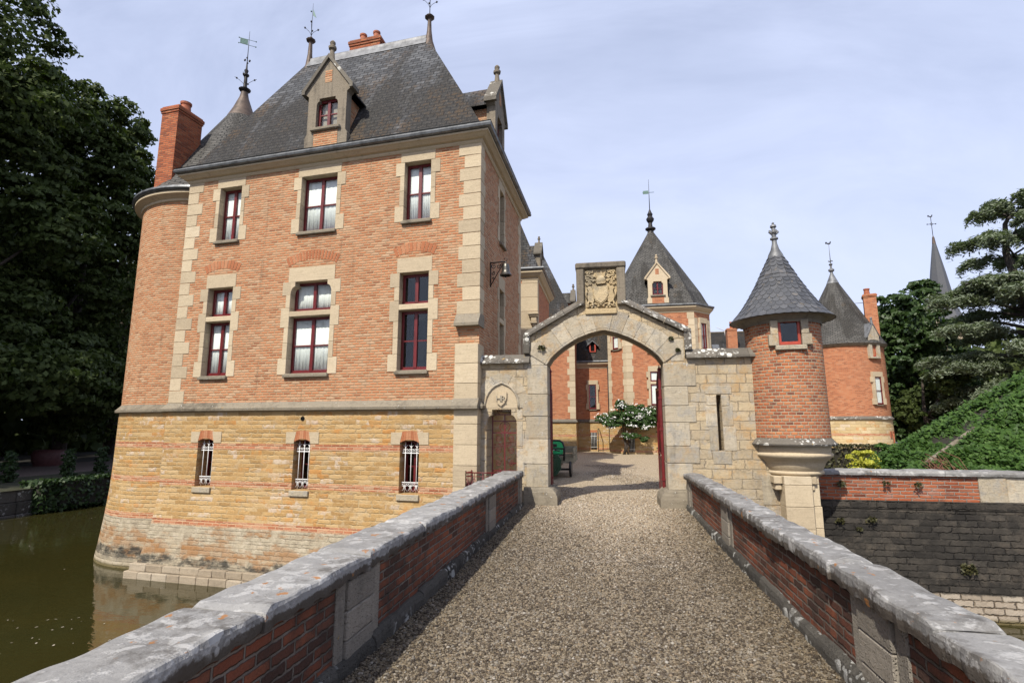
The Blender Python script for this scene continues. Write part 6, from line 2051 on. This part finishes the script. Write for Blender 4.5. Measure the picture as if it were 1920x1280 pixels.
# the same row going on outside the picture (it shades the bank)
for i, (x, y) in enumerate(((-41, 3), (-40, -9), (-42, -22))):
    tree('lime_tree', 'lime tree of the moat bank row outside the picture, %s beyond the left edge' % ('first', 'second', 'third')[i], (x, y, -1.0), 26, blobs_for((x, y, 14), 8, 24, 9, 60 + i), 9000, .5, 'lime_leaf', 'lime trees along the moat bank', tr=.5)
# dark depth of the wood
P, N = [], []
n = 26000
x = nrg.uniform(-62, -50, n); y = nrg.uniform(-5, 75, n); z = nrg.uniform(-1, 20, n)
tag(raw_mesh('bank_wood', *leaf_cards(np.stack([x, y, z], 1), np.tile([1.0, -.6, .2], (n, 1)), .62), M['lime_leaf']), kind='stuff')
n = 30000
x = nrg.uniform(14, 120, n); y = 78 + nrg.normal(0, 4, n) - (x - 14) * .25; z = nrg.uniform(0, 1, n) ** .8 * (9.5 + 2.0 * np.sin(x * .31) + 1.2 * np.sin(x * .9))
tag(raw_mesh('distant_wood', *leaf_cards(np.stack([x, y, z], 1), np.tile([-.3, -1, .4], (n, 1)), .6), M['lime_leaf']), kind='stuff')

# bank hedge, clipped columns and tub
def leafy_box(name, label, cat, x0, x1, y0, y1, z0, z1, n, leaf, mat, group=None, rnd=.15):
    P = np.stack([nrg.uniform(x0, x1, n), nrg.uniform(y0, y1, n), nrg.uniform(z0, z1, n)], 1)
    c = np.array([(x0 + x1) / 2, (y0 + y1) / 2, (z0 + z1) / 2]); h = np.array([(x1 - x0) / 2, (y1 - y0) / 2, (z1 - z0) / 2])
    q = (P - c) / h
    ax = nrg.integers(0, 3, n); ax[nrg.uniform(0, 1, n) < .45] = 2
    s = np.sign(q[np.arange(n), ax]); q[np.arange(n), ax] = s * nrg.uniform(.9, 1.0, n)
    P = c + q * h + nrg.normal(0, leaf * .35, (n, 3))
    N = np.zeros((n, 3)); N[np.arange(n), ax] = s; N[:, 2] += .4
    t = thing(name, label, cat, (c[0], c[1], z0), group)
    m = MB(); m.box(x0 + .12, x1 - .12, y0 + .12, y1 - .12, z0, z1 - .12); m.build('stems', M['dark_wood'], t)
    raw_mesh('foliage', *leaf_cards(P, N, leaf), M[mat], t)
    return t
leafy_box('bank_hedge', 'low clipped dark green hedge overhanging the far moat bank', 'hedge', -25.6, -24.4, 19.8, 40, -2.0, -.75, 16000, .10, 'bank_leaf')
for i, (x, y, lab) in enumerate(((-28.6, 21.6, 'leftmost of the three clipped columns'), (-27.9, 23.9, 'middle of the three clipped columns, before the pink tub'), (-29.5, 27.2, 'column nearest the brick tower'))):
    t = thing('clipped_column', 'small leafy green column on the shaded bank, ' + lab, 'shrub', (x, y, -1), 'clipped columns on the bank')
    m = MB(); m.tube([(x, y, -1), (x, y, 0)], .05, 6); m.build('stem', M['bark'], t)
    P, N = crown_points([((x, y, -.35), (.33, .33, .35)), ((x, y, .15), (.30, .30, .4)), ((x, y, -.75), (.36, .36, .3))], 1800)
    raw_mesh('foliage', *leaf_cards(P, N, .07), M['bank_leaf'], t)
tb = thing('garden_tub', 'large round dull pink planter in the deep shade of the bank', 'planter', (-37.8, 30.9, -1))
m = MB(); m.lathe([(.72, -1.0), (.88, -.65), (.92, -.2), (.84, .05), (.68, .09), (.66, -.05)], (-37.8, 30.9), 28, sharp=False); m.build('bowl', plain('dull_pink_glaze', (.085, .03, .03), .6, 0, .3, 5), tb)
m = MB(); m.lathe([(.01, -.03), (.68, -.05)], (-37.8, 30.9), 20); m.build('soil', M['dark_wood'], tb)

# cedar ------------------------------------------------------------------------
cb = (27.4, 39.6, 0.0)
ced = thing('cedar_tree', 'large blue-grey cedar with flat layered boughs at the right edge', 'tree', cb)
m = MB()
m.tube([(27.4, 39.6, -.2), (27.5, 39.6, 4), (27.6, 39.6, 8), (27.1, 39.6, 11), (26.7, 39.6, 13.2), (26.9, 39.6, 15.2), (27.6, 39.6, 16.4)], .48, 10, r1=.07)
Ps, Ns = [], []
lev = [(1.5, 4.6), (2.7, 5.2), (3.9, 5.6), (5.2, 5.8), (6.5, 5.9), (7.8, 5.8), (9.1, 5.6), (10.3, 5.4), (11.5, 5.0), (12.8, 4.3), (14.1, 3.6), (15.3, 2.9), (16.3, 2.0)]
cr2 = random.Random(5)
for li, (z, L) in enumerate(lev[::1]):
    nb = 6 if L > 4.5 else 5
    for b in range(nb):
        a = b * 2 * PI / nb + li * .7 + cr2.uniform(-.3, .3)
        l = L * cr2.uniform(.72, 1.06)
        zb = z + cr2.uniform(-.45, .45)
        rise = cr2.uniform(.2, 1.3)
        d = np.array([math.cos(a), math.sin(a)])
        pts = []
        bx_ = 27.2
        for t in (0, .25, .5, .75, 1):
            pts.append((bx_ + d[0] * l * t, 39.6 + d[1] * l * t, zb + rise * math.sin(t * 2.0) - .55 * t * t))
        m.tube(pts, .12 if L > 5 else .07, 5, r1=.02)
        npl = int(2700 * l / 6)
        t = nrg.uniform(.14, 1.03, npl) ** .72
        wid = l * .21 * np.sin(np.clip(t, 0, 1) * PI * .78 + .35)
        # foliage gathered on side twigs
        tw = nrg.integers(0, 26, npl)
        t = np.clip(t * .4 + (tw / 26 * .86 + .14) * .6, .1, 1.04)
        side = nrg.choice([-1, 1], npl) * nrg.uniform(0, 1, npl) ** .7
        sx = side * wid
        zz = zb + rise * np.sin(t * 2.0) - .55 * t * t + nrg.normal(0, .085, npl) - .40 * side ** 2 * nrg.uniform(.2, 1, npl) - .5 * nrg.uniform(0, 1, npl) ** 4 + .12 * np.sin(t * 17 + b) + .12
        P = np.stack([bx_ + d[0] * (l * t + abs(sx) * .35) - d[1] * sx, 39.6 + d[1] * (l * t + abs(sx) * .35) + d[0] * sx, zz], 1)
        Ps.append(P); Ns.append(np.tile([d[0] * .25, d[1] * .25, 1.0], (npl, 1)))
m.build('trunk', M['bark_cedar'], ced)
P, N = np.concatenate(Ps), np.concatenate(Ns)
raw_mesh('crown', *leaf_cards(P, N, .15, .30, .3, .5), M['cedar_leaf'], ced)

# leafy trees between tower and cedar
tree('plane_tree', 'mid-green broadleaved tree between the garden tower chimney and the cedar', (25.5, 50.0, 0), 12.2, blobs_for((25.2, 50.0, 6.6), 5.2, 11.2, 14, 9), 42000, .20, 'plane_leaf', tr=.3)
tree('yew_tree', 'dark low tree filling the gap below the cedar, beside the garden tower', (22.8, 43.5, 0), 5.6, blobs_for((23.3, 43.0, 2.8), 3.0, 5.4, 9, 12), 26000, .15, 'lime_leaf', tr=.25)
tree('yew_tree', 'dark low tree under the cedar boughs, behind the ivy mound', (29.0, 37.5, 0), 5.6, blobs_for((29.0, 37.5, 2.6), 3.6, 5.0, 9, 14), 20000, .15, 'lime_leaf', tr=.25)

# creeper-covered mound --------------------------------------------------------------
mound = thing('creeper_mound', 'sloping mound clad in bright green creeper, stone edge on its ridge, right of the turret', 'mound', (11.5, 16, 0))
def T1(x): return np.clip((x - 6.75) * .735, 0, 7)
def T2(x): return np.clip((x - 6.85) * .59, 0, 7)
xs = np.linspace(6.75, 20, 40)
V, F = [], []
for x in xs:
    a, b = float(T1(x)), float(T2(x))
    V += [(x, 13.35, -.05), (x, 15.05, a - .10), (x, 15.35, a - .05), (x, 15.6, min(a - .05, max(.0, b - 1.2))), (x, 17.9, b - .08), (x, 18.3, b - .08), (x, 20.5, -.05)]
for i in range(len(xs) - 1):
    for j in range(6):
        F.append((i * 7 + j, (i + 1) * 7 + j, (i + 1) * 7 + j + 1, i * 7 + j + 1))
raw_mesh('earth', V, F, M['dark_wood'], mound)
m = MB()
for i in range(9):
    xa, xb = 7.6 + i * 1.0, 8.59 + i * 1.0
    vs = [(x, y, float(T1(x)) + dz) for x in (xa, xb) for (y, dz) in ((15.12, -.10), (15.12, .015), (15.26, .03), (15.26, -.10))]
    m.add(vs, [(0, 1, 2, 3), (4, 5, 6, 7)] + [(q, (q + 1) % 4, (q + 1) % 4 + 4, q + 4) for q in range(4)])
m.build('stone_edge', M['band'], mound)
Ps, Ns = [], []
def slope_leaves(n, x0, x1, T, ya, yb, za, thick, bare=None):
    x = x0 + (x1 - x0) * nrg.uniform(0, 1, n) ** 1.1
    t = nrg.uniform(0, 1, n)
    top = T(x)
    z = za + (top - za) * t; y = ya + (yb - ya) * t
    lump = .06 * np.sin(x * 4.1 + t * 9) * np.sin(x * 1.7 - t * 6) + .05 * np.sin(x * 9 + t * 17)
    nz = (yb - ya) / np.hypot(yb - ya, np.maximum(.3, top - za)); ny = -np.sqrt(1 - nz ** 2)
    off_ = lump + nrg.uniform(-.06, thick, n)
    P = np.stack([x, y + ny * off_, z + nz * off_], 1)
    keep = np.ones(n, bool) if bare is None else ~bare(P)
    Ps.append(P[keep]); Ns.append(np.stack([-.35 * np.ones(n), ny, nz + .25], 1)[keep])
bare = lambda P: (np.abs(P[:, 0] - 7.75 - .25 * np.sin(P[:, 2] * 7)) < .22) & (P[:, 2] < .95) & (nrg.uniform(0, 1, len(P)) < .75)
slope_leaves(34000, 7.0, 14.5, T1, 13.35, 15.0, .1, .12, bare)
slope_leaves(34000, 6.95, 15.5, T2, 15.7, 18.0, .0, .13)
n = 4200; x = nrg.uniform(7.0, 15.5, n); Ps.append(np.stack([x, 18.0 + nrg.normal(0, .16, n), T2(x) + nrg.uniform(-.1, .16, n)], 1)); Ns.append(np.tile([-.3, -.5, .9], (n, 1)))
n = 5200; x = 7.0 + nrg.uniform(0, 1, n) * 8; x = x[(x < 7.75) | (nrg.uniform(0, 1, len(x)) < np.clip((x - 8.7) * .9, .06, 1))]; n = len(x); Ps.append(np.stack([x, 15.15 + nrg.normal(0, .12, n), T1(x) + nrg.uniform(-.05, .17, n)], 1)); Ns.append(np.tile([-.3, -.5, .9], (n, 1)))
pb, nb_ = crown_points([((7.35, 16.2, .35), (.55, .6, .6)), ((7.75, 16.9, .55), (.6, .6, .65)), ((7.25, 14.6, .28), (.42, .6, .45))], 5200)
Ps.append(pb); Ns.append(nb_)
P, N = np.concatenate(Ps), np.concatenate(Ns)
raw_mesh('creeper', *leaf_cards(P, N, .062, .55, 1.2, .45), M['ivy_leaf'], mound)
# bare brownish stems showing through
m = MB()
for i in range(40):
    x = 7.75 + rng.gauss(0, .18); t0 = rng.uniform(.0, .3)
    m.tube([(x + rng.gauss(0, .1), 13.3 + 1.6 * q, .15 + max(.1, (x - 6.75) * .735) * q + rng.uniform(.0, .06)) for q in (t0, t0 + .25, t0 + .5, min(1, t0 + .75))], .008, 4)
m.build('dry_stems', plain('dry_creeper_stem', (.16, .07, .04), .9), mound)

leafy_box('clipped_hedge', 'low clipped box hedge with browned leaves, at the foot of the garden tower', 'hedge', 7.4, 14.5, 22.0, 23.0, .0, .98, 15000, .05, 'hedge_leaf')
gs = thing('golden_shrub', 'rounded yellow-green shrub between the hedge and the creeper mound', 'shrub', (6.75, 16.4, 0))
m = MB(); m.tube([(6.75, 16.4, 0), (6.75, 16.4, .5)], .03, 6); m.build('stem', M['bark'], gs)
P, N = crown_points([((6.80, 16.4, .55), (.36, .4, .48)), ((7.08, 16.45, .62), (.34, .4, .45))], 5200, fill=.15)
raw_mesh('foliage', *leaf_cards(P, N, .038, .5), M['gold_leaf'], gs)

# climbing rose on the pavilion ---------------------------------------------------------
rs = thing('climbing_rose', 'climbing rose covered in white blooms on the pavilion wall, seen through the arch', 'climbing rose', (1.05, 33.2, 0))
m = MB()
for i in range(12):
    a = rng.uniform(-.35, .35)
    m.tube([(1.05 + rng.uniform(-.22, .22), 33.2 + rng.uniform(-.1, .1), 0), (1.05 + a * .5, 33.2, .5), (1.05 + a * 1.2, 33.3, 1.1), (1.2 + a * 3.2 + rng.uniform(-.4, .4), 33.3, 2.1 + rng.uniform(-.2, .3))], .028, 5, r1=.01)
m.build('stem', M['bark'], rs)
bl = [((x, 33.15, z), (r, .38, r * .62)) for (x, z, r) in ((-.15, 2.1, .55), (.45, 2.25, .65), (1.1, 2.45, .75), (1.75, 2.5, .7), (2.4, 2.3, .7), (2.95, 2.0, .55), (.2, 1.85, .5), (1.4, 2.0, .75), (2.2, 1.9, .65), (.9, 2.9, .4), (2.7, 2.5, .45), (.75, 3.1, .22), (1.1, 1.1, .3), (1.6, 1.1, .25), (2.1, .9, .25))]
P, N = crown_points([(c, (r[0] * 1.1, r[1], r[2] * 1.15)) for c, r in bl], 44000, fill=.3, clump=.32)
raw_mesh('foliage', *leaf_cards(P, N, .05, .55, .5), M['rose_leaf'], rs)
P, N = crown_points([(c, (r[0] * 1.16, r[1] * 1.55, r[2] * 1.22)) for c, r in bl[:13]], 1000, fill=.0, clump=.32)
k_ = (P[:, 1] < 33.2) | (nrg.uniform(0, 1, len(P)) < .2)
P, N = P[k_], N[k_]
P4 = np.repeat(P, 4, axis=0) + nrg.normal(0, .016, (len(P) * 4, 3)); N4 = np.repeat(N, 4, axis=0)
raw_mesh('blooms', *leaf_cards(P4, N4 + np.array([0, -.6, 0]), .024, .9), M['white_petal'], rs)
pr_ = thing('pink_rose', 'pink-flowered climbing rose glimpsed through the narrow slit of the gateway', 'rose', (3.75, 19.6, 0))
m = MB(); m.tube([(3.75, 19.7, 0), (3.8, 19.65, 1.2), (3.78, 19.6, 2.7)], .035, 6, r1=.012); m.build('stem', M['bark'], pr_)
P, N = crown_points([((3.8, 19.6, z), (.42, .4, .4)) for z in (.7, 1.2, 1.7, 2.2, 2.6)], 5200); raw_mesh('foliage', *leaf_cards(P, N, .05), M['rose_leaf'], pr_)
P, N = crown_points([((3.8, 19.55, z), (.46, .46, .42)) for z in (1.6, 2.1, 2.5)], 160, fill=0)
P4 = np.repeat(P, 6, axis=0) + nrg.normal(0, .025, (len(P) * 6, 3)); raw_mesh('blooms', *leaf_cards(P4, np.repeat(N, 6, axis=0), .045, .9), M['pink_petal'], pr_)
SUN_E, SKY_S, EXPO = 5.0, .10, .22
BASE, CLOUD, HAZE = .60, 1.35, .36
CLOUDCOL = (6.6, 7.35, 9.7)
SKYTINT = (2.0, 1.65, 1.55)
# ---------------------------------------------------------------- light, sky, camera
SUN = Vector((.33, .86, -1.0)).normalized()        # direction the sunlight travels
elev = math.asin(-SUN.z)
azim = math.atan2(-SUN.x, -SUN.y)                  # clockwise from +Y, towards the sun
sl_ = bpy.data.lights.new('sun', 'SUN'); sl_.energy = SUN_E; sl_.angle = R(.6); sl_.color = (1.0, .94, .83)
so = bpy.data.objects.new('sun', sl_); COL.objects.link(so)
so.rotation_euler = SUN.to_track_quat('-Z', 'Y').to_euler()
so.location = (-20, -40, 50)

w = bpy.data.worlds.new('World'); SC.world = w; w.use_nodes = True
k = NT('', w.node_tree)
sky = k.n('ShaderNodeTexSky', sky_type='NISHITA'); sky.sun_disc = False
sky.sun_elevation = elev; sky.sun_rotation = azim; sky.air_density = 1.0; sky.dust_density = 1.6; sky.ozone_density = 1.2; sky.altitude = 200
tc = k.n('ShaderNodeTexCoord')
d = tc.outputs['Generated']
mp = k.n('ShaderNodeMapping'); k.put(mp.inputs['Vector'], d)
mp.inputs['Rotation'].default_value = (R(20), R(28), R(35)); mp.inputs['Scale'].default_value = (.8, 4.6, 2.6)
c1 = k.noise(mp.outputs[0], 1.5, 6, .6, .6)
c2 = k.noise(d, 2.0, 4, .55)
cl = k.m('ADD', k.m('MULTIPLY', c1, .68), k.m('MULTIPLY', c2, .32))
z_ = k.sep(d)[2]
hz = k.sm(z_, .62, .05)
cov = k.m('ADD', BASE, k.m('ADD', k.m('MULTIPLY', k.m('SUBTRACT', cl, .5), CLOUD), k.m('MULTIPLY', hz, HAZE)), clamp=True)
col = k.mix(cov, k.mix(1.0, sky.outputs[0], SKYTINT, 'MULTIPLY'), CLOUDCOL)
bg = k.n('ShaderNodeBackground'); k.put(bg.inputs[0], col); bg.inputs[1].default_value = SKY_S
k.t.links.new(bg.outputs[0], k.n('ShaderNodeOutputWorld').inputs[0])

cam = bpy.data.cameras.new('camera'); co = bpy.data.objects.new('camera', cam); COL.objects.link(co)
cam.sensor_width = 36; cam.lens = 993 / 1920 * 36; cam.clip_end = 3000; cam.clip_start = .05
co.location = (0, 0, 1.7)
co.rotation_euler = (PI / 2 + math.atan(158 / 993), 0, math.atan(180 * math.cos(math.atan(158 / 993)) / 993))
SC.camera = co
SC.view_settings.view_transform = 'Standard'; SC.view_settings.look = 'None'
SC.view_settings.exposure = EXPO; SC.view_settings.gamma = 1.0
SC.view_settings.use_curve_mapping = False
SC.cycles.max_bounces = 6; SC.cycles.diffuse_bounces = 3; SC.cycles.glossy_bounces = 3; SC.cycles.transparent_max_bounces = 12
